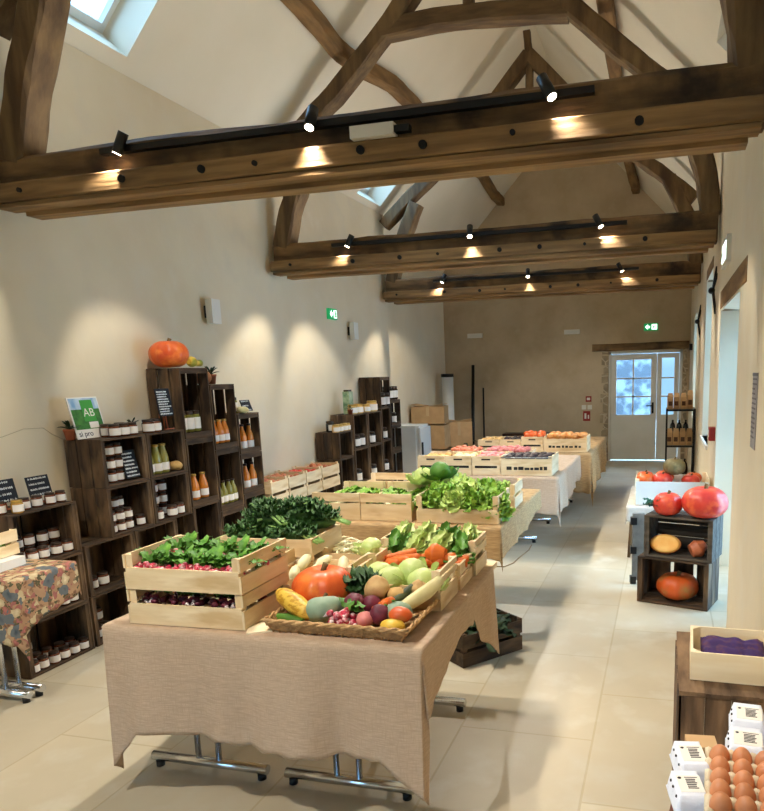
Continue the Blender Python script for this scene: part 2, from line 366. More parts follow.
def skylight(P, y0, y1, s0, s1):
    global nwin; nwin += 1
    f = MB(); t = .04
    def bar(a0,a1,b0,b1): f.add([P(a0,b0,.25),P(a1,b0,.25),P(a1,b1,.25),P(a0,b1,.25),P(a0,b0,.32),P(a1,b0,.32),P(a1,b1,.32),P(a0,b1,.32)], [(0,3,2,1),(4,5,6,7),(0,1,5,4),(1,2,6,5),(2,3,7,6),(3,0,4,7)])
    bar(y0,y1,s0,s0+t); bar(y0,y1,s1-t,s1); bar(y0,y0+t,s0,s1); bar(y1-t,y1,s0,s1)
    w = struct('window_%d' % nwin, f, WHITEC)
    g = MB(); g.add([P(y0,s0,.28),P(y1,s0,.28),P(y1,s1,.28),P(y0,s1,.28),P(y0,s0,.29),P(y1,s0,.29),P(y1,s1,.29),P(y0,s1,.29)], [(0,3,2,1),(4,5,6,7),(0,1,5,4),(1,2,6,5),(2,3,7,6),(3,0,4,7)])
    g.build('pane', GLASS, w)
skylight(PL,3.85,4.60,.95,1.99); skylight(PL,8.50,9.24,1.42,2.01); skylight(PL,-1.2,-.3,.95,2.0); skylight(PR,4.9,5.65,2.0,2.1)  # the skylight behind the camera is unseen, added to let in daylight
def side_window(axis, c, u0, u1, v0, v1, cols, rows):
    global nwin; nwin += 1
    f = MB(); t = .055
    def bx(a,b,p,q):
        if axis == 'x': f.bb(c-.03,c+.03,a,b,p,q)
        else: f.bb(a,b,c-.03,c+.03,p,q)
    bx(u0,u0+t,v0,v1); bx(u1-t,u1,v0,v1); bx(u0,u1,v0,v0+t); bx(u0,u1,v1-t,v1)
    for i in range(1,cols): bx(u0+(u1-u0)*i/cols-.015,u0+(u1-u0)*i/cols+.015,v0,v1)
    for i in range(1,rows): bx(u0,u1,v0+(v1-v0)*i/rows-.012,v0+(v1-v0)*i/rows+.012)
    w = struct('window_%d' % nwin, f, WHITEC)
    g = MB()
    if axis == 'x': g.bb(c-.004,c+.004,u0,u1,v0,v1)
    else: g.bb(u0,u1,c-.004,c+.004,v0,v1)
    g.build('pane', GLASS, w)
side_window('x', XR+.5, 4.55,6.05,0,2.09,2,4)
side_window('x', XR+.5, 7.2,8.25,.9,2.56,2,4)
side_window('x', XR+.5, 10.4,11.4,.9,2.4,2,4)
side_window('y', YB-.15, -2.9,-.6,0,2.3,3,4)  # unseen glazed opening behind the camera, added to brighten the hall
# oak lintels over the openings
struct('trim_1', MB().sweep([(XR+.174,4.2,2.175),(XR+.174,6.09,2.175)],.36,.17,jit=.004,n=4,seed=3), OAKY)
struct('trim_2', MB().sweep([(XR+.145,7.15,2.62),(XR+.145,8.3,2.62)],.3,.12,jit=.004,n=4,seed=4), OAKY)
struct('trim_3', MB().sweep([(-1.27,YE-.0,2.045),(.40,YE-.0,2.05)],.14,.125,jit=.005,n=6,seed=5), OAKD)
# rubble stones left bare beside the end door
q = MB(); R = random.Random(4); z = .02
while z < 1.95:
    h = R.uniform(.1,.2)
    for x0, x1, s in ((-1.14,-.985,-1),(.31,.40,1)):
        wd = R.uniform(.5,1)*(x1-x0); cx = x1-wd/2 if s < 0 else x0+wd/2
        q.sweep([(cx-wd/2,YE+.005,z+h/2),(cx+wd/2,YE+.005,z+h/2)],.04,h*.85,jit=.008,n=2,seed=int(z*100))
    z += h
struct('trim_4', q, STONE)
struct('trim_5', MB().bb(XR-.02,XR+.55,7.15,8.3,.86,.9), WHITEC)
# plaster crack on the left wall
k = [(XL,2.6,1.37),(XL,3.0,1.33),(XL,3.27,1.355),(XL,3.42,1.39),(XL,3.56,1.385),(XL,3.62,1.34),(XL,3.72,1.29)]
CRK = mat('plaster_crack', (186,170,142), rough=.95)
struct('trim_6', MB().tube(k, .0022, 5), CRK)
# end door
d = MB()
def frame(mb, x0, x1, z0, z1, t, y, th): mb.bb(x0,x0+t,y,y+th,z0,z1).bb(x1-t,x1,y,y+th,z0,z1).bb(x0+t,x1-t,y,y+th,z1-t,z1).bb(x0+t,x1-t,y,y+th,z0,z0+t)
yd = YE+.07
d.bb(dx0,dx0+.035,YE+.02,YE+.2,0,dz1).bb(dx1-.05,dx1,YE+.02,YE+.2,0,dz1).bb(dx0,dx1,YE+.02,YE+.2,dz1-.05,dz1)
door = struct('door_1', d, WHITEC)
lv = MB(); frame(lv,-.945,-.135,.02,1.92,.10,yd,.045); lv.bb(-.85,-.235,yd+.01,yd+.035,.1,.72).bb(-.85,-.235,yd,yd+.045,.70,.84)
lv.bb(-.70,-.39,yd-.008,yd+.01,.2,.6)
for z in (1.165,1.49): lv.bb(-.85,-.235,yd+.005,yd+.04,z-.012,z+.012)
lv.bb(-.56,-.535,yd+.005,yd+.04,.84,1.83); L1 = lv.build('door_leaf', WHITEC, door)
MB().bb(-.85,-.235,yd+.018,yd+.026,.84,1.83).build('pane', GLASS, L1)
h = MB().bb(-.215,-.18,yd-.012,yd,.86,1.06); h.cyl((-.2,yd-.04,1.0),(-.2,yd,1.0),.01); h.cyl((-.2,yd-.04,1.0),(-.31,yd-.04,1.0),.009); h.build('door_handle', BLACKM, L1)
lv = MB(); frame(lv,-.13,.245,.02,1.92,.08,yd,.045); lv.bb(-.05,.165,yd+.01,yd+.035,.1,.72).bb(-.05,.165,yd,yd+.045,.70,.84)
for z in (1.165,1.49): lv.bb(-.05,.165,yd+.005,yd+.04,z-.012,z+.012)
L2 = lv.build('door_leaf', WHITEC, door)
MB().bb(-.05,.165,yd+.018,yd+.026,.84,1.84).build('pane', GLASS, L2)
# outside the door: stone house wall and paved yard
struct('wall_outside', MB().bb(-4.5,-.18,16.4,16.8,-.1,5.5), mat('dark_rubble', (92,98,108), (150,158,170), rough=.9, scale=(4,4,4), lo=.45, hi=.6))
struct('floor_outside', MB().bb(-8,8,YE+.3,24,-.15,-.02), mat('yard_gravel',(150,146,138),(128,124,116),rough=.9,scale=(9,9,9)))

# ------------------------------------------------------------------ roof trusses
def bolts(mb, xs, y, z, r=.022):
    for x in xs: mb.cyl((x,y+.02,z),(x,y-.014,z),r,n=10)
    return mb
def truss(yc, label, seed, side_post=True):
    t = thing('roof_truss', label, 'roof truss', (XC,yc,0))
    R = random.Random(seed)
    b = MB().sweep([(-2.0,.04,2.80),(-1.0,.04,2.81),(0,.04,2.80),(1.0,.04,2.81),(2.1,.04,2.80)],.20,.25,jit=.006,n=5,seed=seed); b.build('tie_beam', OAKD, t)
    p = MB().sweep([(-2.0,-.10,2.715),(2.08,-.10,2.71)],.07,.10,jit=.003,n=10,seed=seed+1); p.build('face_plank', OAKL, t)
    p = MB().sweep([(-1.98,-.06,2.648),(2.07,-.06,2.645)],.13,.022,jit=.002,n=8,seed=seed+2,ch=.05); p.build('soffit_board', OAKL, t)
    p = MB().sweep([(-1.9,.05,2.63),(2.03,.05,2.63)],.11,.035,jit=.002,n=8,seed=seed+3,ch=.05); p.build('lower_plank', OAKL, t)
    for i, x in enumerate((-1.78,-1.15,-.62,-.28,.25,.62,1.05,1.55)):
        bolts(MB(), [x+R.uniform(-.05,.05)], -.135, 2.715+R.uniform(-.008,.008), .02 if i % 3 else .013).build('bolt', BLACKM, t)
    for sg in (-1, 1):
        c = R.uniform(-.03,.03)
        r = MB().sweep([(sg*2.0,.03,3.64),(sg*1.66,.03,3.93),(sg*1.30,.03,4.22+c),(sg*.72,.03,4.74+c),(0,.03,5.47)],.15,.17,up=(0,1,0),jit=.006,n=4,seed=seed+7*sg); r.build('rafter', OAKZ, t)
        r = MB().sweep([(-1.92,.03,2.90),(-1.83,.03,3.22),(-1.71,.03,3.50),(-1.53,.03,3.88)] if sg < 0 else [(2.04,.03,2.90),(2.0,.03,3.2),(1.92,.03,3.46),(1.70,.03,3.90)],.17,.19,up=(0,1,0),jit=.006,n=3,seed=seed+9*sg); r.build('strut', OAKZ, t)
    c = MB().sweep([(-.80,.03,4.66),(-.3,.03,4.69),(.2,.03,4.665),(.86,.03,4.60)],.15,.16,up=(0,1,0),jit=.006,n=3,seed=seed+20); c.build('collar_beam', OAK, t)
    k = MB().sweep([(0.0,.03,4.70),(.01,.03,5.4),(-.02,.03,5.74)],.09,.09,up=(0,1,0),jit=.004,n=3,seed=seed+21); k.build('king_post', OAKZ, t)
    return t
truss(3.5, 'nearest oak roof truss, its bolted tie beam crossing the top of the photo', 11)
truss(6.45, 'second oak roof truss, its curved collar beam showing above the nearest beam', 12)
truss(9.3, 'farthest oak roof truss with a pointed apex before the end gable', 13)
truss(.6, 'oak roof truss overhead at the near end of the hall', 14)
for nm, pts, lb in (('purlin', [(-2.95,YB,4.72),(-2.9,2,4.70),(-2.97,5.8,4.69),(-2.97,6.4,4.62),(-2.98,6.9,4.66),(-2.90,7.6,4.73),(-2.90,8.3,4.76),(-2.93,10,4.68),(-2.88,11.3,4.77),(-2.93,12.4,4.70),(-2.95,YE,4.72)], 'crooked oak purlin under the left roof slope'),
                    ('purlin', [(-.5,YB,4.72),(-.48,4,4.74),(-.50,6.6,4.70),(-.53,8.3,4.74),(-.50,10,4.70),(-.56,11.4,4.78),(-.51,12.6,4.72),(-.5,YE,4.72)], 'crooked oak purlin under the right roof slope')):
    pts = [(p[0]+(.04 if p[0] < -1.7 else -.04), p[1], p[2]-.05) for p in pts]; tag(MB().sweep(pts,.13,.15,jit=.008,n=4,seed=len(pts)).build(nm, OAKY), lb, 'purlin')

# ------------------------------------------------------------------ track lights and lamps
def spot(loc, tgt, power, deg, blend=.5, col=(1,.91,.77), r=.03):
    l = bpy.data.lights.new('spot_lamp', 'SPOT'); l.energy = power; l.spot_size = radians(deg); l.spot_blend = blend; l.color = col; l.shadow_soft_size = r
    o = bpy.data.objects.new('spot_lamp', l); COL.objects.link(o); o.location = loc
    o.rotation_euler = (Vector(tgt)-Vector(loc)).to_track_quat('-Z','Y').to_euler(); return o
def track(yb, zb, x0, x1, heads, label, power):
    t = thing('track_light', label, 'track light', (XC,yb,zb))
    MB().bb(x0-XC,x1-XC,-.02,.02,-.0,.03).build('rail', BLACK, t)
    for (x, tgt, deg, pw) in heads:
        d = (Vector(tgt)-Vector((x,yb,zb+.03))).normalized(); c = Vector((x-XC,0,.035)); 
        side = Vector((0,-.045 if tgt[1] < yb or abs(tgt[1]-yb) < .5 else .045,0)); c = c+side
        hd = MB(); hd.tube([c-d*.055,c+d*.055],[.027,.027],14); hd.cyl(c-side,c,.008,n=8); s = hd.build('spot_head', BLACK, t)
        MB().tube([c+d*.0555,c+d*.058],[.021,.021],14).build('lens', LAMP, s)
        p = Vector((XC,yb,zb))+c+d*.075
        spot(p, tgt, pw*power, deg)
P = 1.0
LW, RW = 72, 68
track(3.415,2.857,-2.96,-.328,[(-2.80,(XL,3.36,1.15),70,LW*.9),(-1.69,(-1.75,2.35,.75),95,150),(-.535,(XR,2.9,1.1),70,RW)],'long black track light with three spots on the nearest beam',P)
track(6.365,2.857,-3.06,-.335,[(-2.86,(XL,6.03,1.0),66,LW),(-1.70,(-1.5,5.2,.8),95,150),(-.575,(XR,6.0,1.0),66,RW)],'black track light with three spots on the second beam',P)
track(9.215,2.857,-3.0,-.335,[(-2.84,(XL,8.9,.9),66,LW),(-1.715,(-1.5,8.0,.8),95,150),(-.562,(XR,9.0,1.0),66,RW*.8)],'black track light with three small spots on the farthest beam',P)
track(3.665,2.857,-2.96,-.328,[(-2.80,(XL,4.55,1.0),58,LW*.7),(-1.69,(-1.5,4.6,.8),95,150),(-.535,(XR,4.4,1.0),62,RW*.6)],'added black track light hidden behind the nearest beam',P)  # unseen rear tracks added for brightness; left heads follow the wall scallops
track(6.615,2.857,-3.06,-.335,[(-2.86,(XL,7.3,1.0),62,LW),(-1.70,(-1.5,7.2,.8),95,150),(-.575,(XR,7.4,1.0),62,RW*.8)],'added black track light hidden behind the second beam',P)
track(9.465,2.857,-3.0,-.335,[(-2.84,(-4.0,10.7,1.0),66,LW),(-1.715,(-1.3,11.4,.3),95,80),(-.562,(XR,10.6,1.0),62,RW*.8)],'added black track light hidden behind the farthest beam',P)
track(.765,2.857,-2.96,-.328,[(-2.80,(XL,2.1,1.1),66,LW),(-1.69,(-1.5,2.2,.4),100,165),(-.535,(XR,1.6,.9),66,RW)],'added black track light over the near end of the hall',P)  # unseen track overhead, added to light the front of the hall
def uplight(yb, label, watts):  # out-of-sight strips added on the beams to lift the ambient light
    t = thing('added_uplight_strip', label, 'added strip light', (XC,yb,2.912))
    MB().bb(-1.7,1.7,-.03,.03,0,.022).build('channel', BLACK, t); MB().bb(-1.68,1.68,-.022,.022,.022,.026).build('diffuser', LAMPU, t)
    l = bpy.data.lights.new('added_strip_lamp','AREA'); l.shape = 'RECTANGLE'; l.size = 3.3; l.size_y = .05; l.energy = watts; l.color = (1,.96,.88)
    o = bpy.data.objects.new('added_strip_lamp', l); COL.objects.link(o); o.location = (XC,yb,2.945); o.rotation_euler = (pi,0,0)
LAMPU = mat('added_strip_glow', (255,244,226), emit=(255,236,205), estr=3)
uplight(.71,'added strip uplight lying on the tie beam at the near end of the hall',13); uplight(3.61,'added strip uplight lying on the nearest tie beam',13)
uplight(6.56,'added strip uplight lying on the second tie beam',14); uplight(9.41,'added strip uplight lying on the farthest tie beam',12)
b = thing('emergency_light','white oblong emergency light lying on the plank of the nearest beam','emergency light',(-1.32,3.36,2.765))
MB().bb(-.155,.065,-.03,.03,0,.055).build('body', WHITEP, b); MB().bb(.065,.14,-.02,.02,.01,.04).build('cable_gland', BLACK, b)

# ------------------------------------------------------------------ wall fittings
for (x,y,z,rz,lb) in ((XL,5.325,2.22,0,'white wall speaker low on the left wall, nearest of the two'),(XL,8.13,2.20,0,'smaller-looking white wall speaker beyond the green exit sign')):
    s = thing('wall_speaker',lb,'speaker',(x,y,z)); MB().bb(.045,.105,-.06,.06,-.1,.1).build('grille_box', WHITEP, s); MB().bb(0,.05,-.02,.02,-.05,.05).build('bracket', BLACK, s)
def exit_sign(loc, rz, label, w=.21):
    s = thing('exit_sign',label,'exit sign',loc,rz)
    MB().bb(-w/2,w/2,-.035,0,-.06,.06).build('panel', EXITG, s)
    a = MB().add([(-w*.42,-.037,0),(-w*.22,-.037,.045),(-w*.22,-.037,.016),(-w*.08,-.037,.016),(-w*.08,-.037,-.016),(-w*.22,-.037,-.016),(-w*.22,-.037,-.045)],[(0,1,2,3,4,5,6)]); a.build('arrow', EXITW, s)
    MB().bb(.012,w*.42,-.038,-.036,-.045,.045).build('doorway_mark', EXITW, s)
    m = MB().ico((.05,-.04,.028),.010,2); m.tube([(.05,-.04,.02),(.045,-.04,-.008)],.008,6); m.tube([(.045,-.04,-.008),(.028,-.04,-.038)],.006,6); m.tube([(.045,-.04,-.008),(.066,-.04,-.032)],.006,6); m.tube([(.049,-.04,.014),(.07,-.04,.002)],.005,6); m.tube([(.049,-.04,.014),(.03,-.04,.0)],.005,6)
    m.build('running_figure', EXITG, s)
exit_sign((-.25,YE-.0,2.375),0,'lit green exit sign above the glazed door',.24)
exit_sign((XL,7.67,2.37),pi/2,'small lit green exit sign high on the left wall',.2)
s = thing('exit_sign','white-rimmed exit sign seen edge-on high on the right wall','exit sign',(XR,5.50,2.45),-pi/2)
MB().bb(-.22,.22,-.03,0,-.09,.09).build('panel', WHITEP, s); MB().bb(-.16,.16,-.034,-.03,-.06,.06).build('lit_face', EXITW, s); MB().add([(-.14,-.036,0),(-.05,-.036,.04),(-.05,-.036,-.04)],[(0,1,2)]).build('arrow', EXITG, s)
for x, lb in ((-3.45,'white emergency light on the end wall, left of the pair'),(-1.635,'white emergency light on the end wall, right of the pair')):
    s = thing('emergency_light',lb,'emergency light',(x,YE,2.345)); MB().bb(-.14,.14,-.06,.004,-.04,.04).build('body', WHITEP, s)
    MB().bb(-.12,.12,-.066,-.06,-.03,.02).build('diffuser', WHITEC, s)
s = thing('alarm_box','dark red framed fire alarm call point on the end wall','fire alarm',(-1.335,YE,1.14)); MB().bb(-.05,.05,-.04,.004,-.05,.05).build('case', RED, s); MB().bb(-.03,.03,-.043,-.04,-.02,.025).build('press_plate', WHITEP, s)
for x in (-1.42,-1.315):
    s = tag(MB().bb(-.04,.04,-.012,0,-.04,.04).build('light_switch', WHITEP, None, (x,YE,.99)), 'white light switch, left of two under the alarm box' if x < -1.4 else 'white light switch, right of two under the alarm box','light switch')
s = thing('fire_sign','small red fire notice with white marks below the light switches','sign',(-1.37,YE,.83)); MB().bb(-.065,.065,-.008,0,-.09,.09).build('plate', RED, s)
MB().bb(-.04,-.005,-.010,-.008,-.05,.05).bb(.02,.045,-.010,-.008,-.05,.02).build('pictogram', PAPER, s)
s = thing('alarm_box','small red call point on the right wall beside the bright doorway','fire alarm',(XR,6.22,1.10),-pi/2); MB().bb(-.06,.06,-.05,.004,-.055,.055).build('case', RED, s); MB().bb(-.035,.035,-.054,-.05,-.025,.03).build('press_plate', WHITEP, s)
for y,z,lb in ((6.67,2.31,'black iron wall bracket nearest the exit sign on the right wall'),(9.46,2.22,'black iron wall bracket farther along the right wall')):
    s = thing('wall_bracket',lb,'bracket',(XR,y,z)); m = MB(); m.tube([(0,0,-.2),(-.03,0,0),(0,0,.2)],.012,8); m.tube([(0,-.09,.13),(-.03,0,0),(0,.09,-.13)],.010,8); m.build('iron_bar', BLACKM, s); MB().ico((-.04,0,0),.03,2).build('knob', BLACKM, s)
tag(MB().bb(-.05,.004,-.06,.06,-.05,.05).build('sensor', BLACK, None, (XR,12.0,1.98)),'small dark sensor box near the end of the right wall','sensor')
s = thing('poster','narrow grey printed notice on the near right wall','poster',(XR,3.60,1.44),-pi/2)
MB().bb(-.09,.09,-.004,.003,-.18,.18).build('sheet', POSTER, s)
m = MB(); R = random.Random(2)
for i in range(13):
    z = .15-i*.023; m.bb(-.075,-.075+R.uniform(.08,.15),-.006,-.004,z-.004,z+.004)
m.bb(-.09,.09,-.006,-.004,.165,.178); m.build('printed_lines', mat('faded_print',(104,98,100),rough=.8), s)

# ------------------------------------------------------------------ tables and cloths
def folding_table(name, label, x0, x1, y0, y1, z=.725, group=None, footx=0, li=(.22,.20)):
    cx, cy = (x0+x1)/2, (y0+y1)/2; W = x1-x0
    t = thing(name, label, 'table', (cx,cy,0), 0, group)
    MB().bb(-W/2,W/2,y0-cy,y1-cy,z-.025,z).build('tabletop', PALX, t)
    for yy in (y0-cy+li[0], y1-cy-li[1]):
        f = MB(); fw = min(.28, W/2-.03)
        for dx in (-.05,.05): f.cyl((footx+dx,yy,.05),(footx+dx,yy,z-.025),.0125)
        f.cyl((footx-fw,yy,.045),(footx+fw,yy,.045),.021); f = f.build('leg', CHROME, t)
        for sx in (-1,1):
            MB().cyl((footx+sx*(fw-.03),yy,0),(footx+sx*(fw-.03),yy,.027),.018).build('rubber_foot', BLACK, f)
    return t
def cloth(name, label, m, x0, x1, y0, y1, z, F, B, Lf, Rf, seed=1, nx=90, ny=90, fl=.05, hem=.012, folds=((0,.22),(-.05,.16))):
    R = random.Random(seed); ph = [R.uniform(0,6) for _ in range(8)]
    fF = F if callable(F) else (lambda q: F); fB = B if callable(B) else (lambda q: B); fL = Lf if callable(Lf) else (lambda q: Lf); fR = Rf if callable(Rf) else (lambda q: Rf)
    def axis(n, a):   # parameter: <0 left overhang, 0..1 top, >1 right
        m1 = int(n*.22); us = [-1+i/m1 for i in range(m1)]+[i/(n-2*m1) for i in range(n-2*m1)]+[1+i/m1 for i in range(m1+1)]
        return us
    U, V_ = axis(nx,0), axis(ny,0); vs = []
    for v in V_:
        for u in U:
            cu, cv = min(max(u,0),1), min(max(v,0),1); px, py = x0+cu*(x1-x0), y0+cv*(y1-y0)
            dx = (u*fL(cv) if u < 0 else (u-1)*fR(cv) if u > 1 else 0); dy = (v*fF(cu) if v < 0 else (v-1)*fB(cu) if v > 1 else 0)
            if u > 1 or u < 0: dx *= 1+.05*sin(cv*9+ph[0])
            if v < 0 or v > 1: dy *= 1+.05*sin(cu*8+ph[1])
            if not dx and not dy:
                vs.append((px,py,z+.0015*sin(px*40+ph[2])*sin(py*37+ph[3]))); continue
            r = hypot(dx,dy); a = atan2(abs(dy),abs(dx)); s2 = abs(sin(2*a))
            along = py if not dy else px
            edge = min(cu,1-cu) if dy else min(cv,1-cv); fade = min(1, edge*6)
            wv = fade*(.5*sin(along*11+ph[4])+.4*sin(along*19+ph[5])+.2*sin(along*34+ph[7])) if s2 < .01 else 0
            o = .006+r*(.05+.10*wv+fl*s2*s2)
            o = min(o, r*.9+.004); nx_, ny_ = (dx/r, dy/r)
            k_ = (folds[0] if u < 0 else folds[1]) if (dx and dy) else (0,0); ox, oy = r*s2*s2*k_[0], r*s2*s2*k_[1]*(1 if v < 0 else -1)
            drop = sqrt(max(r*r-o*o-ox*ox-oy*oy,0)) if r > o else 0
            hz = hem*sin(along*55+ph[6])*(1 if max(abs(dx)/max(fR(cv),.01),abs(dy)/max(fF(cu),.01)) > .97 else 0)
            vs.append((px+nx_*o+ox, py+ny_*o+oy, max(z-drop+hz*.5, .012)))
    n = len(U); fs = [(j*n+i,j*n+i+1,(j+1)*n+i+1,(j+1)*n+i) for j in range(len(V_)-1) for i in range(n-1)]
    o = MB().add(vs,fs,None,True).build(name, m); tag(o,label,'tablecloth')
    md = o.modifiers.new('t','SOLIDIFY'); md.thickness = .003; md.offset = 1
    return o
folding_table('folding_table','folding table on chrome T feet, left of the pair under the front burlap',-2.075,-1.44,2.13,3.30,footx=-.09)
folding_table('folding_table','folding table on chrome T feet, right of the pair under the front burlap',-1.43,-.79,2.13,3.30,footx=-.09)
cloth('burlap_tablecloth','brown burlap cloth draped over the front table, nearest of four',BURL,-2.08,-.785,2.12,3.16,.729,
      lambda q: .425+.012*sin(q*9)+.15*max(0,1-q/.11)+.14*max(0,(q-.88)/.12), .0, lambda q: .26-.06*q, lambda q: .24-.12*min(1,q*2.2)+.34*max(0,q-.62)/.38, 3, 130, 110)
folding_table('folding_table','folding table under the second burlap, carrying the lettuce crate',-2.34,-.95,4.03,5.42,footx=-.1)
cloth('burlap_tablecloth','brown burlap cloth on the second table, below the lettuce crate',BURL2,-2.35,-.945,4.02,5.44,.729,lambda q:.20,.02,.25,lambda q:.20-.06*q,5)
folding_table('folding_table','folding table under the third burlap, standing on T feet',-2.3,-.90,6.12,7.75,footx=.14,li=(.5,.25))
cloth('burlap_tablecloth','pale burlap cloth on the third table, below the black-slotted crates',BURL,-2.31,-.895,6.11,7.77,.729,.34,.1,.3,lambda q:.34-.12*q,6)
folding_table('folding_table','folding table under the fourth burlap, nearest the end wall',-2.2,-.80,7.97,9.95,footx=.13,li=(.83,.27))
cloth('burlap_tablecloth','golden burlap cloth on the farthest table, hanging low at its right corner',BURL2,-2.21,-.79,7.96,9.97,.729,.44,.1,.3,lambda q:.44-.1*q,8)

# ------------------------------------------------------------------ pale vegetable crates
def veg_crate(label, L, W, H, loc, rz=0, end=((.02,.55),(.62,1)), side=((.02,.6),), group=None, wood=None, stencil=None, name='vegetable_crate', slot=False, zi=0, cat='crate', short=(1,1)):
    """end boards on the +-x ends, side slats on the +-y sides; heights as fractions of H"""
    wx, wy, wz = wood or (PALX, PALY, PALZ)
    t = thing(name, label, cat, loc, rz, group); th = .009
    for sx, sc_ in zip((-1,1), short):
        e = MB()
        for a, b in end:
            e.bb(sx*(L/2)-(th if sx > 0 else 0), sx*(L/2)+(0 if sx > 0 else th), -W/2, W/2, a*H*sc_, b*H*sc_)
        p = e.build('end_panel', wy, t)
        if slot: MB().bb(sx*(L/2)-.001, sx*(L/2)+.001, -W*.16, W*.16, H*.78, H*.86).bb(sx*(L/2)-.001, sx*(L/2)+.001, -W*.4, W*.4, H*.38, H*.5).build('hand_slot', DARKSLOT, p)
    for sy in (-1,1):
        e = MB()
        for a, b in side:
            e.bb(-L/2+th, L/2-th, sy*(W/2)-(th*.8 if sy > 0 else 0), sy*(W/2)+(0 if sy > 0 else th*.8), a*H, b*H)
        p = e.build('side_slat', wx, t)
        if stencil and sy < 0:
            m = MB(); R = random.Random(int(L*1000)); x = -L*.38
            while x < L*.36:
                w_ = R.uniform(.02,.05); m.bb(x,x+w_,sy*W/2-.001,sy*W/2+.001,H*.3,H*R.uniform(.4,.48)); x += w_+R.uniform(.006,.02)
            m.build('black_stencil', DARKSLOT, p)
    for sx in (-1,1):
        for sy in (-1,1):
            a, b = sx*(L/2-th), sy*(W/2-th*.8); hh = H*short[0 if sx < 0 else 1]
            MB().add([(a,b,.0),(a-sx*.028,b,.0),(a,b-sy*.028,.0),(a,b,hh),(a-sx*.028,b,hh),(a,b-sy*.028,hh)],[(0,2,1),(3,4,5),(0,1,4,3),(1,2,5,4),(2,0,3,5)] if sx*sy < 0 else [(0,1,2),(3,5,4),(0,3,4,1),(1,4,5,2),(2,5,3,0)]).build('corner_post', wz, t)
    bt = MB(); n = 4
    for i in range(n): y0 = -W/2+th+(W-2*th)*i/n; bt.bb(-L/2+th,L/2-th,y0+.004,y0+(W-2*th)/n-.004,.004,.012)
    bt.build('bottom_slat', wx, t)
    return t
ZT = .732
# ------------------------------------------------------------------ vegetables
def lf(mb, base, yaw, pitch, L, W, curl=.6, ruf=.15, freq=5, nu=9, nv=6, R=random, cup=.2, tip=.5):
    """one ruffled leaf, added to mb; base point, yaw heading, pitch up from horizontal, curls downward"""
    T = Matrix.Translation(base) @ Matrix.Rotation(yaw,4,'Z'); ph = R.uniform(0,6); vs = []
    x = z = 0; a = pitch; st = L/nu
    for i in range(nu+1):
        u = i/nu; w = W*(.12+.88*sin(pi*min(1,u**.8*(1-.5*tip)+.02)))*(1 if u < .95 else .8)
        for j in range(nv+1):
            v = 2*j/nv-1
            rr = ruf*W*abs(v)**1.5*sin(freq*u*pi*2+ph+v*2.5)+cup*W*v*v
            vs.append((x-sin(a)*rr, v*w, z+cos(a)*rr))
        x += cos(a)*st; z += sin(a)*st; a -= curl*(.5+u)*pi/nu*.9
    fs = [(i*(nv+1)+j,(i+1)*(nv+1)+j,(i+1)*(nv+1)+j+1,i*(nv+1)+j+1) for i in range(nu) for j in range(nv)]
    mb.add(vs,fs,T,True)
def lettuce(m, seed, name='lettuce', n=36, spread=.085):
    def mk():
        R = random.Random(seed); mb = MB()
        mb.ico((0,0,.05),.045,2,lambda d: 1+.12*rnz(d,6,seed))
        for i in range(n):
            q = i/n; lf(mb,(cos(i*2.4)*.022*(1-q*.6),sin(i*2.4)*.022*(1-q*.6),.012+.05*q),i*2.4,.15+1.15*q,spread*(1.1-.45*q)*R.uniform(.85,1.1),.052,R.uniform(.3,.8),.42,R.uniform(1.6,2.6),9,7,R,.15,.25)
        o = mb.build(name,m); o['category'] = 'lettuce'; return o
    return Kind(mk)
LT = [lettuce(LET,1), lettuce(LETP,2), lettuce(LET,3), lettuce(LETP,4)]
def cabbage(m, seed, name='cabbage', oblong=1.0, cat='cabbage', n=9, rad=.075):
    def mk():
        R = random.Random(seed)
        o = thing(name,'', cat)
        h = MB().ico((0,0,rad*.9),rad,3,lambda d: 1+.025*rnz(d,9,seed)+.02*sin(atan2(d.y,d.x)*7+d.z*4),(1,1,.9*oblong)); h.build('head',m,o)
        l = MB()
        for i in range(n):
            a = i*2*pi/n+R.uniform(-.2,.2); lf(l,(cos(a)*.03,sin(a)*.03,.004),a,R.uniform(.05,.35),rad*2.0*oblong,rad*.62,R.uniform(-.62,-.3),.2,2,9,7,R,.25,.3)
        l.build('outer_leaves',m,o); return o
    return Kind(mk)
CB = [cabbage(CABB,1), cabbage(CABB,2), cabbage(CABG,3)]
def napa(m, seed):
    def mk():
        R = random.Random(seed); o = thing('chinese_cabbage','','cabbage')
        MB().ico((0,0,.048),.05,3,lambda d: 1+.03*rnz(d,5,seed)+.03*sin(atan2(d.z,d.y)*9),(2.1,1,.9)).build('head',m,o)
        l = MB()
        for i in range(9):
            t = MB(); lf(t,(-.10,0,.012),R.uniform(-.15,.15),  .12,.205,.038,-.05,.4,2.5,10,6,R,.5,.15)
            l.add(t.v,t.f,Matrix.Translation((0,0,.048)) @ Matrix.Rotation(i*.75,4,'X') @ Matrix.Translation((0,0,.02)),True)
        l.build('outer_leaves',m,o); return o
    return Kind(mk)
NAPA = [napa(CABB,5), napa(CABG,6)]
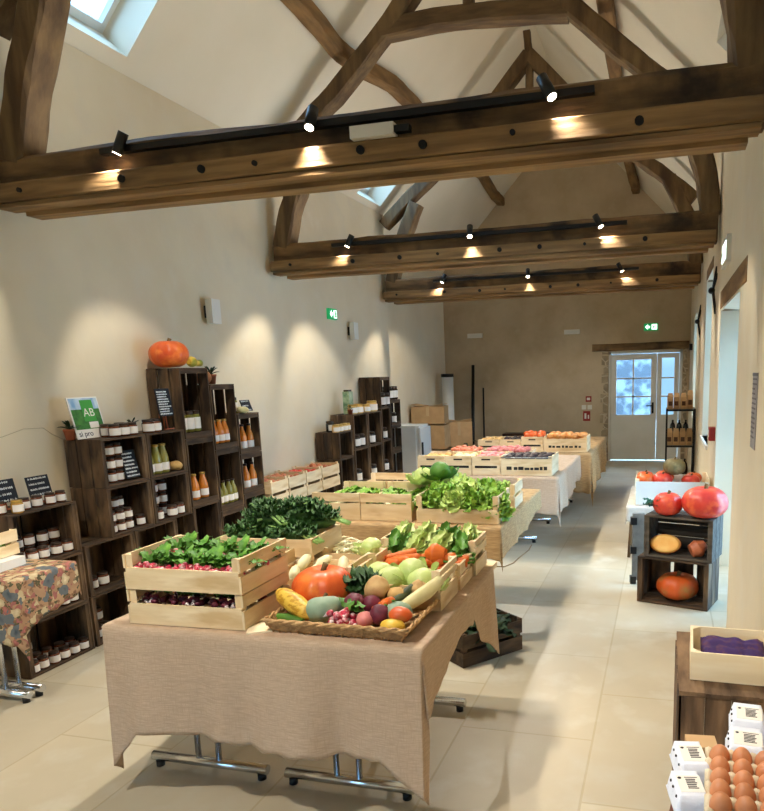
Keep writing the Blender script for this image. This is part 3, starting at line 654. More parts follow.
def kale(seed):
    def mk():
        R = random.Random(seed); o = thing('kale_bunch','','kale'); mb = MB(); st = MB()
        mb.ico((0,0,.03),.06,2,None,(1.9,1.0,.7))
        for i in range(120):
            a, e = R.uniform(0,6.28), R.uniform(0,1)**.7*pi/2
            p = Vector((cos(a)*cos(e)*.125,sin(a)*cos(e)*.068,.03+sin(e)*.05)); lf(mb,p*R.uniform(.8,1.0),a+R.uniform(-1,1),R.uniform(.2,1.5),R.uniform(.03,.045),R.uniform(.016,.022),R.uniform(.5,1.1),.8,R.uniform(1.6,2.4),5,6,R,.2,.1)
        mb.build('leaves',KALE,o)
        for i in range(4): yw = R.uniform(-.4,.4); st.tube([(-.17,yw*.05,.012),(-.05,yw*.1,.06),(.05,yw*.2,.085)],[.006,.004,.002],6)
        st.build('ribs',KALES,o); return o
    return Kind(mk)
KL = [kale(1),kale(2),kale(3)]
def radish_bunch(seed, red=RADI, n=10, leaves=20, zt=.03, ll=(.06,.10), tips=False):
    def mk():
        R = random.Random(seed); o = thing('radish_bunch','','radishes')
        for i in range(n):
            a = R.uniform(0,6.28); r = R.uniform(.005,.042); x, y = r*cos(a)-.02, r*sin(a)*1.3; z = .016+R.uniform(0,zt); T = Matrix.Translation((x,y,z)) @ Matrix.Rotation(R.uniform(-1.6,1.6),4,'X') @ Matrix.Rotation(R.uniform(-1.2,1.2),4,'Y')
            rd = MB().lathe([(.001,-.016),(.008,-.012),(.0125,-.003),(.013,.004),(.009,.011),(.003,.014)],10,T).build('radish',red,o)
            if tips: MB().lathe([(.0005,-.03),(.004,-.018),(.0088,-.0125)],8,T).build('white_tip',RADW,rd)
        l = MB()
        for i in range(leaves): lf(l,(.03+R.uniform(-.02,.02),R.uniform(-.035,.035),zt+.01),R.uniform(-1.9,1.9),R.uniform(.3,1.4),R.uniform(*ll),R.uniform(.012,.019),R.uniform(.4,.9),.4,2.5,7,5,R)
        l.build('leaves',RADL,o); return o
    return Kind(mk)
RB = [radish_bunch(1),radish_bunch(2),radish_bunch(3)]
RBD = [radish_bunch(5,BEET,16,5,.075,(.03,.05),True),radish_bunch(6,BEET,16,6,.075,(.03,.05),True)]
def pumpkin(name, label, m, r, h, loc, ribs=10, depth=.07, rx=0, rz=0, ry=0, stem=True, seed=0, cat='pumpkin', n=48, squash=1):
    o = thing(name,label,cat,loc); o.rotation_euler = (rx,ry,rz)
    prof = []; k = 18
    for i in range(k+1):
        a = -pi/2+pi*i/k; rr = cos(a)**.75 if abs(cos(a)) > 1e-6 else 0
        z = sin(a)*h/2; dip = .16*h*(1-min(1,rr/.45))**2
        prof.append((max(r*rr,.002), z-(dip if a > 0 else -dip*.6)+h/2))
    MB().lathe(prof,n,None,lambda a,q: 1-depth*abs(cos(a*ribs/2+.3*sin(a+seed)))**3*1.0+.015*sin(3*a+seed)+ (squash-1)*abs(cos(a))).build('body',m,o)
    if stem: MB().tube([(0,0,h*.8),(.004,.003,h*.97),(.012,.008,h*1.08)],[r*.13,r*.085,r*.10],8).build('stem',STEM,o)
    return o
def long_squash(name, label, m, pts, rad, cat='squash', stem=True, parent_loc=(0,0,0), rz=0, group=None):
    o = thing(name,label,cat,parent_loc,rz,group); P_ = [Vector(p) for p in pts]; n = 14; Q = []; r2 = []
    for i in range(n+1):
        f = i/n*(len(P_)-1); a = min(int(f),len(P_)-2); Q.append(P_[a].lerp(P_[a+1],f-a)); r2.append(rad[a]+(rad[a+1]-rad[a])*(f-a))
    MB().tube(Q,r2,16).build('body',m,o)
    if stem: d = (Q[-1]-Q[-2]).normalized(); MB().tube([Q[-1]-d*.004,Q[-1]+d*.02],[r2[-1]*.4+.003,.005],8).build('stem',STEM,o)
    return o
def root_veg(name, m, r, seed, sq=(1,1,.9), rough=.06, cat='vegetable', leaf=None):
    def mk():
        if not leaf:
            o = MB().ico((0,0,r*sq[2]*.97),r,3,lambda d: 1+rough*rnz(d,4,seed)+rough*.3*rnz(d,11,seed),sq).build(name,m); o['category'] = cat; return o
    return Kind(mk)

# front-left double stack of radish crates
veg_crate('lower pale crate of the front-left stack, dark radishes showing through its gap',.50,.345,.137,(-1.735,2.325,ZT),.02,((.02,.55),(.66,1)),((.02,.62),))
veg_crate('upper pale crate of the front-left stack, full of leafy radishes',.50,.345,.137,(-1.735,2.325,ZT+.138),.02,((.02,.5),(.62,1)),((.02,.64),),short=(1.0,1.0))
R = random.Random(21)
for i in range(12):
    x, y = -1.94+.40*(i % 6)/5, 2.23+.15*(i//6)+R.uniform(-.015,.015)
    RB[i%3].put((x+R.uniform(-.01,.01),y,ZT+.138+.036+.008*(i//6)),R.uniform(1.3,1.8),'bunch of red radishes with fresh green leaves in the upper front-left crate','leafy radish bunches in the upper crate')
for i in range(10):
    RBD[i%2].put((-1.915+.35*(i%5)/4,2.232+.13*(i//5),ZT+.02),R.uniform(1.4,1.8),'bunch of dark radishes seen through the gap of the lower front-left crate','dark radish bunches in the lower crate',(1,1,.85))

# wicker tray with the mixed show of vegetables
def wicker_tray(label, x0, x1, y0, y1, z, h):
    cx, cy = (x0+x1)/2, (y0+y1)/2; a, b = (x1-x0)/2, (y1-y0)/2
    t = thing('wicker_tray',label,'basket',(cx,cy,z)); MB().bb(-a+.01,a-.01,-b+.01,b-.01,.002,.01).build('base',WICK,t)
    wv = MB(); fl = .025
    per = []
    for i in range(41): per.append((-a+2*a*i/40,-b))
    for i in range(1,29): per.append((a,-b+2*b*i/28))
    for i in range(1,41): per.append((a-2*a*i/40,b))
    for i in range(1,28): per.append((-a,b-2*b*i/28))
    n = len(per)
    for k in range(5):
        zz = .008+k*(h-.012)/5+.005; o = 1+fl*k/5/max(a,b)*1.2; pts = []
        for i, (x,y) in enumerate(per):
            s = .0035*(1 if (i+k) % 2 else -1); l = hypot(x,y); pts.append((x*o+s*x/l, y*o+s*y/l, zz))
        wv.tube(pts+[pts[0]],.0055,5,False)
    wv.build('woven_wall',WICK,t)
    st = MB()
    for i in range(0,n,2): x,y = per[i]; st.cyl((x,y,.004),(x*(1+fl/max(a,b)),y*(1+fl/max(a,b)),h),.0035,n=5)
    st.build('stakes',WICK,t)
    rm = MB(); o = 1+fl*1.2/max(a,b)
    for k in range(2):
        pts = [(x*o+.005*cos(i*.9+k*pi)*x/hypot(x,y),y*o+.005*cos(i*.9+k*pi)*y/hypot(x,y),h+.005*sin(i*.9+k*pi)) for i,(x,y) in enumerate(per)]
        rm.tube(pts+[pts[0]],.006,6,False)
    rm.build('braided_rim',WICK,t); return t
wicker_tray('flat wicker tray of mixed vegetables at the front of the front table',-1.37,-.87,2.17,2.50,ZT,.05)
zb = ZT+.014
pumpkin('pumpkin','orange pumpkin in the wicker tray on the front table',PUMP,.128,.165,(-1.30,2.44,zb-.002),10,.07,seed=1)
pumpkin('squash','round grey-green squash in front of the orange pumpkin in the wicker tray',TEAL,.078,.10,(-1.21,2.265,zb),9,.05,cat='squash',seed=3,rx=-.35,rz=.5)
long_squash('squash','yellow striped marrow lying at the left end of the wicker tray',STRIPE,[(-.10,.05,.075),(-.07,.034,.066),(0,0,.046),(.06,-.03,.028),(.085,-.043,.022)],[.016,.034,.039,.032,.012],'squash',False,(-1.325,2.265,zb+.018))
long_squash('cucumber','green cucumber under the yellow marrow in the wicker tray',CABG,[(-.08,.0,.02),(0,.0,.021),(.08,0,.02)],[.012,.021,.012],'cucumber',False,(-1.345,2.225,zb),-.25)
def kale_small():
    R = random.Random(9); o = thing('kale_sprig','','kale'); mb = MB()
    for i in range(22): lf(mb,(R.uniform(-.02,.02),R.uniform(-.02,.02),.03+R.uniform(0,.03)),R.uniform(0,6.28),R.uniform(.2,1.4),.075,.035,.5,.55,5,10,7,R,.15,.1)
    mb.build('leaves',KALE,o); MB().tube([(0,0,0),(0,0,.05)],.01,8).build('stalk',KALES,o); return o
Kind(kale_small).put((-1.145,2.455,zb+.055),0,'curly dark kale sprig behind the beetroot in the wicker tray')
BT = root_veg('beetroot',BEET,.042,3,(1,1,.95),.05,'beetroot')
BT.put((-1.105,2.305,zb+.028),0,'crimson beetroot behind the radishes in the wicker tray'); BT.put((-.985,2.262,zb+.012),1,'purple beetroot at the middle front of the wicker tray',None,.95)
CE = root_veg('celeriac',TURN,.05,5,(1,1,.95),.09,'celeriac')
CE.put((-1.055,2.405,zb+.05),0,'tan celeriac root behind the carrots in the wicker tray'); CE.put((-.905,2.46,zb+.05),2,'small round tan root at the back right of the wicker tray',None,.75)
k = radish_bunch(11,RADI,30,7,.045,(.05,.07),True)
k.put((-1.10,2.225,zb),1.4,'bunch of red and white radishes at the front of the wicker tray')
root_veg('squash',TEAL,.045,7,(1.15,1,.8),.04,'squash').put((-.925,2.29,zb+.02),0,'small pale green squash at the right of the wicker tray')
root_veg('squash',YELG,.038,8,(1.2,1,.75),.04,'squash').put((-.915,2.205,zb),0,'small yellow squash at the front right corner of the wicker tray')
root_veg('squash',PUMPO,.036,9,(1.2,1,.8),.04,'squash').put((-.90,2.245,zb+.03),0,'small orange squash behind the yellow one in the wicker tray')
root_veg('turnip',PINKR,.033,12,(1,1,.9),.05,'turnip').put((-1.035,2.235,zb+.006),0,'small pink turnip between the radishes and the purple beetroot')
root_veg('potato',POTA,.034,13,(1.2,1,.85),.06,'potato').put((-.975,2.41,zb+.05),0,'tan potato behind the dark leek in the wicker tray')
root_veg('beetroot',BEET,.036,14,(1,1,.95),.05,'beetroot').put((-1.045,2.325,zb+.03),0,'dark beetroot beside the carrots in the wicker tray')
def carrot_mk(): 
    o = thing('carrot','','carrot'); MB().lathe([(.001,-.09),(.007,-.06),(.013,0),(.017,.05),(.014,.062),(.004,.065)],12).build('root',CARR,o); MB().tube([(0,0,.06),(.003,0,.085)],[.006,.003],6).build('stalk_stub',CABG,o); return o
CA = Kind(carrot_mk)
for i in range(3): CA.put((-1.03+.02*i,2.31+.012*i,zb+.05+.012*i),.5+.1*i,'orange carrot lying with two others in the wicker tray','three carrots in the wicker tray',.95,1.25,.35)
long_squash('leek','dark leek lying across the middle of the wicker tray',mat('leek_green',(86,96,66),(60,72,48),scale=(20,20,20)),[(-.06,-.09,.02),(0,0,.04),(.05,.10,.075)],[.011,.016,.018],'leek',False,(-.975,2.35,zb+.02))
long_squash('white_radish','long pale white radish sticking out over the right end of the wicker tray',LEEK,[(-.07,-.115,.0),(-.01,-.02,.035),(.035,.06,.06),(.07,.12,.09)],[.012,.026,.029,.02],'radish',False,(-.895,2.37,zb+.03))
tag(MB().bb(-.06,.06,-.05,.05,0,.006).build('card_sign',PALW,None,(-1.43,2.20,.733),.5),'pale card lying between the radish crates and the wicker tray','card')

# second and third rows of crates on the front table
veg_crate('pale crate of white endives behind the orange pumpkin',.44,.33,.145,(-1.425,2.73,ZT),.03,((.02,.5),(.6,1)),((.02,.55),))
EN = Kind(lambda: long_squash('endive','',ENDI,[(0,-.06,.03),(0,-.02,.032),(0,.04,.032),(0,.075,.03)],[.015,.034,.03,.006],'endive',False))
R = random.Random(5)
for i in range(7): EN.put((-1.57+.095*(i%4),2.69+.1*(i//4),ZT+.035+.03*(i//4)+R.uniform(0,.015)),R.uniform(-.4,.4),'pale endive in the crate behind the orange pumpkin','endives in a crate',.74,R.uniform(.2,.7))
veg_crate('pale crate of pointed pale cabbages, nearest of three at the right edge',.40,.25,.165,(-1.03,2.615,ZT),.02,((.02,.48),(.66,.8),(.86,1)),((.02,.62),))
for i,(x,y) in enumerate(((-1.14,2.64),(-1.0,2.65),(-.93,2.58),(-1.07,2.58))): CB[i%2].put((x,y,ZT+.035+(.02 if i == 1 else 0)),i*1.3,'pale green cabbage in the nearest crate at the table right edge','pale cabbages in the nearest crate',.85)
veg_crate('pale crate of carrots, second of three at the right edge',.42,.21,.115,(-1.04,2.87,ZT),.02,((.02,.45),(.6,1)),((.02,.75),))
for i in range(14): CA.put((-1.2+.05*(i%7),2.85+.04*(i//7),ZT+.085+.015*(i%3)),R.uniform(-.4,.4)+pi/2,'orange carrot in the crate behind the pale cabbages','carrots in a crate',1.25,1.45,R.uniform(-.3,.3))
long_squash('squash','big orange squash piece among the carrots in the second crate',CARR,[(-.04,0,.05),(0,0,.055),(.05,0,.05)],[.02,.05,.03],'squash',False,(-.97,2.86,ZT+.08))
veg_crate('pale crate of chinese cabbages, farthest of three at the right edge',.46,.22,.165,(-1.05,3.10,ZT),.02,((.02,.42),(.58,.78),(.84,1)),((.02,.6),))
for i in range(8): NAPA[1 if i in (0,3,6) else 0].put((-1.22+.11*(i%4),3.05+.09*(i//4),ZT+.07+.02*(i//4)),R.uniform(-.5,.5)+pi/2,'chinese cabbage in the crate behind the carrots','chinese cabbages in a crate',.8,0,-.25)
veg_crate('pale crate of yellow beans behind the endives',.30,.26,.12,(-1.42,3.07,ZT),.02,((.02,1),),((.02,.8),))
bm = MB(); R = random.Random(6)
for i in range(90):
    x,y,a = R.uniform(-.12,.12),R.uniform(-.1,.1),R.uniform(0,3.1); z = .06+R.uniform(0,.05)
    bm.tube([(x-.04*cos(a),y-.04*sin(a),z),(x,y,z+.012),(x+.04*cos(a),y+.04*sin(a),z)],[.003,.005,.003],5)
tag(bm.build('yellow_beans',ENDI,None,(-1.42,3.07,ZT)),'heap of thin yellow beans in a small pale crate','beans',None,'stuff')
CB[0].put((-1.33,3.0,ZT+.07),.4,'pale pointed cabbage beside the yellow beans',None,.7)
veg_crate('pale crate heaped with dark curly kale at the back left of the front table',.47,.33,.19,(-1.79,2.98,ZT),.03,((.02,.42),(.58,1)),((.02,.42),(.54,.98)))
R = random.Random(8)
for i,(x,y,z,a) in enumerate(((-1.91,2.90,.07,.2),(-1.70,2.90,.08,2.9),(-1.80,3.0,.11,.1),(-1.93,3.06,.10,-.3),(-1.66,3.05,.12,3.4),(-1.85,2.97,.16,2.5),(-1.71,2.99,.165,.5))):
    KL[i%3].put((x,y,ZT+z+.075),a,'bunch of dark curly kale in the crate at the back left','kale bunches in a crate',1.08)

# second table
for x0,x1,lb in ((-2.224,-1.888,'left'),(-1.882,-1.535,'right')):
    veg_crate('closed-looking pale crate on the second table, %s of the front two' % lb,.50,x1-x0,.178,((x0+x1)/2,4.35,ZT),pi/2,((.02,.62),(.68,1)),((.02,.7),))
    veg_crate('pale crate in the back row of the second table, behind the %s front one' % lb,.46,x1-x0,.17,((x0+x1)/2,4.86,ZT),pi/2,((.02,.62),(.68,1)),((.02,.7),))
R = random.Random(31)
def chard_mk():
    R = random.Random(12); o = thing('chard_bunch','','chard'); mb = MB(); st = MB()
    for i in range(9):
        yw = R.uniform(-.5,.5); lf(mb,(-.06,R.uniform(-.03,.03),.02),yw,R.uniform(.1,.6),.17,.04,.45,.3,3,9,6,R)
    for i in range(6): st.tube([(-.15,R.uniform(-.03,.03),.012),(-.05,R.uniform(-.02,.02),.03)],[.009,.007],6)
    mb.build('leaves',LET,o); st.build('stalks',ENDI,o); return o
CH = Kind(chard_mk)
for i in range(12):
    CH.put((-2.15+.17*(i%4)+(.0 if i%4 < 2 else .02),4.22+.16*(i//4),ZT+.085),R.uniform(0,6.28),'bunch of green chard in the closed-looking crates on the second table','chard bunches on the second table')
veg_crate('low-fronted pale crate overflowing with lettuces on the second table',.53,.36,.175,(-1.235,4.27,ZT),.02,((.02,.45),(.62,1)),((.02,.52),))
R = random.Random(14)
for i,(x,y,z) in enumerate(((-1.42,4.18,.07),(-1.27,4.16,.08),(-1.11,4.17,.085),(-1.36,4.29,.11),(-1.20,4.28,.12),(-1.05,4.29,.10),(-1.44,4.38,.10),(-1.28,4.40,.13),(-1.12,4.41,.11),(-1.02,4.20,.06))):
    LT[(i*3+i//3)%4].put((x,y,ZT+z),R.uniform(0,6),'frilly green lettuce heaped in the low-fronted crate','lettuces heaped in the crate',R.uniform(.95,1.15),R.uniform(-.5,.2),R.uniform(-.3,.3))
CB[2].put((-1.47,4.52,ZT+.205),.4,'dark green savoy cabbage on top behind the lettuces',None,.95); CB[1].put((-1.60,4.54,ZT+.17),1,'pale cabbage beside the dark savoy behind the lettuces',None,.9)
CB[0].put((-1.43,4.60,ZT+.15),2,'pale cabbage right of the dark savoy behind the lettuces',None,.9)
veg_crate('pale crate right behind the lettuce crate, its right end standing clear',.50,.30,.17,(-1.22,4.74,ZT),.02,((.02,.45),(.6,1)),((.02,.55),))
for i in range(6): LT[(i+2)%4].put((-1.40+.15*(i%3),4.68+.13*(i//3),ZT+.05),i,'lettuce in the crate behind the heaped lettuce crate','lettuces in the rear crate',.95)
# greens on the floor between first and second tables
veg_crate('grey-brown crate of dark greens on the floor between the first two tables',.44,.3,.2,(-1.05,3.85,0),.9,((.02,.45),(.55,1)),((.02,.45),(.55,.95)),wood=(DKX,DKX,DKZ))
DG = [Kind(lambda s=s: (lambda o: (o.__setitem__('category','greens'), o)[1])((lambda mb,R: ([lf(mb,(0,0,.0),R.uniform(0,6.28),R.uniform(.3,1.3),R.uniform(.12,.18),.035,.6,.3,3,8,5,R) for _ in range(14)], mb)[1])(MB(),random.Random(s)).build('dark_greens',DKGR))) for s in (1,2)]
for i,(x,y) in enumerate(((-1.10,3.78),(-.98,3.86),(-1.07,3.93),(-.95,3.74))): DG[i%2].put((x,y,.13),i*1.2,'bunch of dark greens in the floor crate between the tables','dark greens in the floor crate')

tag(MB().tube([(-1.42,5.68,.005),(-1.30,5.70,.005),(-1.25,5.82,.005),(-1.235,6.0,.005),(-1.20,6.3,.005),(-1.21,6.5,.005)],.005,6).build('power_cable',mat('tan_cable',(150,120,80),rough=.6)),'thin tan cable lying on the floor between the second and third tables','cable')
# third table : black-slotted crates
def slotted(label, x0, x1, y, d=.40, H=.178, long=False, group=None):
    if long: return veg_crate(label, x1-x0, d, H, ((x0+x1)/2,y+d/2,ZT), 0, ((.02,1),), ((.02,.86),), group=group, stencil=True)
    return veg_crate(label, d, x1-x0, H, ((x0+x1)/2,y+d/2,ZT), pi/2, ((.02,1),), ((.02,.8),), group=group, slot=True)
slotted('pale slotted crate on the third table, leftmost of its front row',-2.215,-1.958,6.14)
slotted('pale slotted crate with pale roots on the third table, second of its front row',-1.952,-1.694,6.14)
slotted('pale slotted crate of pink roots on the third table, third of its front row',-1.688,-1.428,6.14)
slotted('long pale stencilled crate of dark roots with a zinc rim, third table right end',-1.422,-.95,6.14,long=True)
tag(MB().bb(-.232,.232,-.2,-.185,.16,.168).bb(-.232,.232,.185,.2,.16,.168).bb(-.232,-.217,-.2,.2,.16,.168).bb(.217,.232,-.2,.2,.16,.168).build('zinc_liner',ZINC,None,(-1.186,6.34,ZT)),'grey zinc rim lining the long stencilled crate','liner')
PO = Kind(lambda: (lambda o: (o.__setitem__('category','potato'),o)[1])(MB().ico((0,0,.03),.034,2,lambda d: 1+.08*rnz(d,4,3),(1.25,.95,.85)).build('potato',POTA)))
RT = {}
def root_kind(key, m):
    if key not in RT: RT[key] = Kind(lambda: (lambda o: (o.__setitem__('category','root vegetable'),o)[1])(MB().ico((0,0,.03),.036,2,lambda d: 1+.08*rnz(d,4,len(key)),(1.25,.95,.85)).build('root_vegetable',m)))
    return RT[key]
def fill(kind, x0, x1, y0, y1, z, nx, ny, label, group, sc=1.0, seed=1, dz=.02):
    R = random.Random(seed)
    for i in range(nx):
        for j in range(ny):
            kind.put((x0+(x1-x0)*(i+.5)/nx+R.uniform(-.008,.008), y0+(y1-y0)*(j+.5)/ny+R.uniform(-.008,.008), z+R.uniform(0,dz)), R.uniform(0,6), label, group, sc)
fill(PO,-2.19,-1.98,6.2,6.5,ZT+.10,3,4,'tan potato in the leftmost slotted crate on the third table','potatoes in a slotted crate',1,1)
fill(root_kind('pale',LEEK),-1.93,-1.72,6.2,6.5,ZT+.10,3,4,'pale root in the second slotted crate on the third table','pale roots in a slotted crate',1,2)
fill(root_kind('pink',PINKR),-1.66,-1.455,6.2,6.5,ZT+.115,3,4,'pink root in the third slotted crate on the third table','pink roots in a slotted crate',1,3)
fill(root_kind('dark',mat('dark_root',(48,34,36),(34,24,28),rough=.6,scale=(20,20,20),rnd=.2)),-1.39,-.98,6.2,6.5,ZT+.118,6,4,'dark root in the long stencilled crate on the third table','dark roots in the long crate',.95,4,.012)
slotted('pale crate of pale tomatoes behind the front row of the third table, left one',-2.1,-1.75,6.62,d=.4,H=.16,long=True)
slotted('pale crate of pink roots behind the front row of the third table, right one',-1.74,-1.25,6.62,d=.4,H=.16,long=True)
fill(root_kind('tomp',mat('pale_tomato',(214,128,96),(196,104,78),rough=.4,rnd=.15,scale=(20,20,20))),-2.06,-1.79,6.68,6.98,ZT+.125,5,4,'pale tomato in the crate behind the slotted crates','tomatoes on the third table',.9,5)
fill(root_kind('pink',PINKR),-1.70,-1.29,6.68,6.98,ZT+.125,7,4,'pink root in the crate behind the slotted crates','pink roots in the rear crate',.9,6)
# fourth table
slotted('plain pale crate on the farthest table, leftmost of its row',-2.118,-1.86,8.0,H=.15)
slotted('pale stencilled crate on the farthest table, second from its left end',-1.852,-1.606,8.0,H=.15)
slotted('taller pale slotted crate of orange squash on the farthest table',-1.598,-1.345,8.0,H=.18)
slotted('long pale stencilled crate of orange roots at the right end of the farthest table',-1.338,-.84,8.0,long=True,H=.18)
fill(PO,-2.09,-1.88,8.06,8.36,ZT+.09,3,4,'tan potato in the leftmost crate on the farthest table','potatoes on the farthest table',1,7)
fill(root_kind('dark',None),-1.83,-1.63,8.06,8.36,ZT+.09,3,4,'dark root in the second crate on the farthest table','dark roots on the farthest table',1,8)
fill(root_kind('orange',PUMP),-1.58,-1.36,8.06,8.36,ZT+.14,3,4,'orange squash heaped in the taller crate on the farthest table','orange squash on the farthest table',1.15,9,.03)
fill(root_kind('tano',mat('apricot_root',(226,160,92),(208,138,74),rough=.5,scale=(20,20,20),rnd=.12)),-1.31,-.87,8.06,8.36,ZT+.13,6,4,'apricot coloured root in the long crate on the farthest table','apricot roots on the farthest table',1.05,10,.03)
tag(MB().bb(-.62,.62,-.15,.15,0,.05).bb(-.6,-.52,-.1,.1,-.5,0).bb(.52,.6,-.1,.1,-.5,0).build('bench',mat('dark_bench_wood',(66,44,30),(48,32,22),scale=(4,20,20)),None,(-2.24,12.7,.5)),'dark wooden bench against the end wall behind the tables','bench')

# ------------------------------------------------------------------ dark apple crates
def dark_crate(label, w, h, d, loc, rz=pi/2, standing=False, ms=None, name='apple_crate', group=None, backs=3, vback=False, bgap=.022):
    """open front towards local -y; origin at the centre of the front bottom edge"""
    mx, mz = ms or (DKX, DKZ); t = thing(name, label, 'crate', loc, rz, group); th = .012
    def boards(along, lo, hi, n, gap):  # split interval
        L_ = (hi-lo-(n-1)*gap)/n; return [(lo+i*(L_+gap), lo+i*(L_+gap)+L_) for i in range(n)]
    for nm, x in (('left_panel',-w/2),('right_panel',w/2-th)):
        mb = MB()
        if standing:
            for a,b in boards('y',0,d,3,.018): mb.bb(x,x+th,a,b,0,h)
            mb.build(nm,mz,t)
        else:
            for a,b in boards('y',0,d,3,.009): mb.bb(x,x+th,a,b,0,h)
            x2 = x+th if nm[0] == 'l' else x-.022
            mb.bb(x2,x2+.022,0.004,.03,.012,h-.012)
            mb.build(nm,mz,t)
    for nm, z in (('bottom_panel',0),('top_panel',h-th)):
        mb = MB()
        for a,b in boards('y',0,d,1 if standing else 3,.012): mb.bb(-w/2+th,w/2-th,a,b,z,z+th)
        if standing: mb.bb(-w/2+th,w/2-th,0.004,.024,z+th if z == 0 else z-.03,z+th+.03 if z == 0 else z)
        mb.build(nm,mx,t)
    mb = MB()
    if standing or vback:
        for a,b in boards('x',-w/2+th,w/2-th,backs,.026): mb.bb(a,b,d-th,d,th,h-th)
    else:
        for a,b in boards('z',th,h-th,backs,bgap): mb.bb(-w/2+th,w/2-th,d-th,d,a,b)
    mb.build('back_panel',mz if standing or vback else mx,t)
    return t
XF = -3.45
def lc(y0,y1,z0,z1,label,standing=False,d=.285,xf=XF):
    return dark_crate(label, y1-y0-.004, z1-z0-.004, d, (xf,(y0+y1)/2,z0+.002), pi/2, standing, vback=True)
# first display : column by column
H3 = .3175
for k,w_ in enumerate(('bottom','middle','top')): lc(2.955,3.43,k*H3,(k+1)*H3,'%s dark crate of the leftmost stack of jars by the floral table' % w_)
for k,w_ in enumerate(('bottom','second')):
    lc(3.445,3.875,k*.33,(k+1)*.33,'%s-row dark crate just right of the leftmost stack' % w_); lc(3.88,4.31,k*.33,(k+1)*.33,'%s-row dark crate behind the radish crates' % w_)
lc(3.675,4.085,.66,.985,'dark crate with pyramid of jars in the third row'); lc(4.09,4.49,.66,.985,'dark crate with two tiers of jars in the third row')
lc(3.675,4.085,.985,1.30,'dark crate holding jars and a chalkboard under the green poster'); lc(4.09,4.49,.985,1.30,'dark crate holding yellow bottles beside the tall standing crate')
lc(4.315,4.84,0,.35,'dark crate on the floor under the standing crates'); lc(4.5,4.84,.35,.70,'small dark crate above the floor one, under the orange bottles')
lc(4.5,4.84,.70,1.22,'standing dark crate with two orange bottles inside',True); lc(4.5,4.84,1.22,1.75,'tall standing dark crate with the orange pumpkin on top',True)
lc(4.85,5.175,0,.60,'dark crate at the floor under the green bottles',True); lc(4.85,5.175,.60,1.10,'standing dark crate with green bottles inside',True); lc(4.85,5.175,1.10,1.62,'standing dark crate with orange bottles and a potted plant on top',True)
for k,w_ in enumerate(('floor-level','third-from-top','second-from-top','topmost')): lc(5.185,5.51,k*.342,(k+1)*.342,'%s dark crate of the right-hand column by the pale apple crates' % w_,True)

# ------------------------------------------------------------------ jars and bottles
def jar_kind(content, lid, r=.031, h=.072, name='jar', cat='jar'):
    def mk():
        o = thing(name,'',cat)
        MB().lathe([(r*.9,0),(r,.006),(r,h*.72),(r*.86,h*.82),(r*.82,h*.84)],16).build('glass_body',content,o)
        MB().lathe([(r*.88,h*.83),(r*.9,h*.84),(r*.9,h*.985),(r*.84,h)],16).build('lid',lid,o)
        a0, n = -1.5, 12; vs = []
        for i in range(n+1):
            a = a0+3.0*i/n; vs += [((r+.0012)*cos(a),(r+.0012)*sin(a),h*.14),((r+.0012)*cos(a),(r+.0012)*sin(a),h*.68)]
        MB().add(vs,[(2*i,2*i+2,2*i+3,2*i+1) for i in range(n)],None,True).build('label_band',PAPER,o)
        return o
    return Kind(mk)
def bottle_kind(content, r=.036, h=.20, cap=LIDG, name='bottle', neck=.4):
    def mk():
        o = thing(name,'','bottle')
        MB().lathe([(r*.9,0),(r,.008),(r,h*.5),(r*.9,h*.6),(r*neck+.002,h*.8),(r*neck,h*.9),(r*neck,h*.93)],16).build('glass_body',content,o)
        MB().lathe([(r*neck+.003,h*.92),(r*neck+.003,h*.99),(r*neck,h)],12).build('cap',cap,o)
        n = 12; vs = []
        for i in range(n+1):
            a = -1.5+3.0*i/n; vs += [((r+.0012)*cos(a),(r+.0012)*sin(a),h*.1),((r+.0012)*cos(a),(r+.0012)*sin(a),h*.36)]
        MB().add(vs,[(2*i,2*i+2,2*i+3,2*i+1) for i in range(n)],None,True).build('label_band',PAPER,o)
        return o
    return Kind(mk)
J1, J2, J3, J4 = jar_kind(JAM,LIDD), jar_kind(HONEY,LIDG), jar_kind(JAM,LIDD,.037,.085), jar_kind(PALEJ,LIDG,.036,.07)
JD = jar_kind(DARKB,LIDD,.04,.10)
B1, B2, B3, B4 = bottle_kind(OLIVE,.038,.2,LIDG,neck=.55), bottle_kind(JUICE,.038,.2,LIDG,neck=.5), bottle_kind(JUICE,.036,.23,LIDD), bottle_kind(OLIVE,.034,.19,LIDD)
J5 = jar_kind(JUICE,LIDD,.037,.16,'preserve_jar'); J6 = jar_kind(OLIVE,LIDD,.037,.16,'preserve_jar')
def row(kind, y0, y1, n, x, z, label, group, sc=1.0, seed=0):
    R = random.Random(seed+n)
    for i in range(n):
        y = y0+(y1-y0)*(i/(n-1) if n > 1 else .5); kind.put((x+R.uniform(-.004,.004),y+R.uniform(-.003,.003),z),R.uniform(-.25,.25)-.15,label,group,sc)
F = .016
g = lambda k: H3*k+F
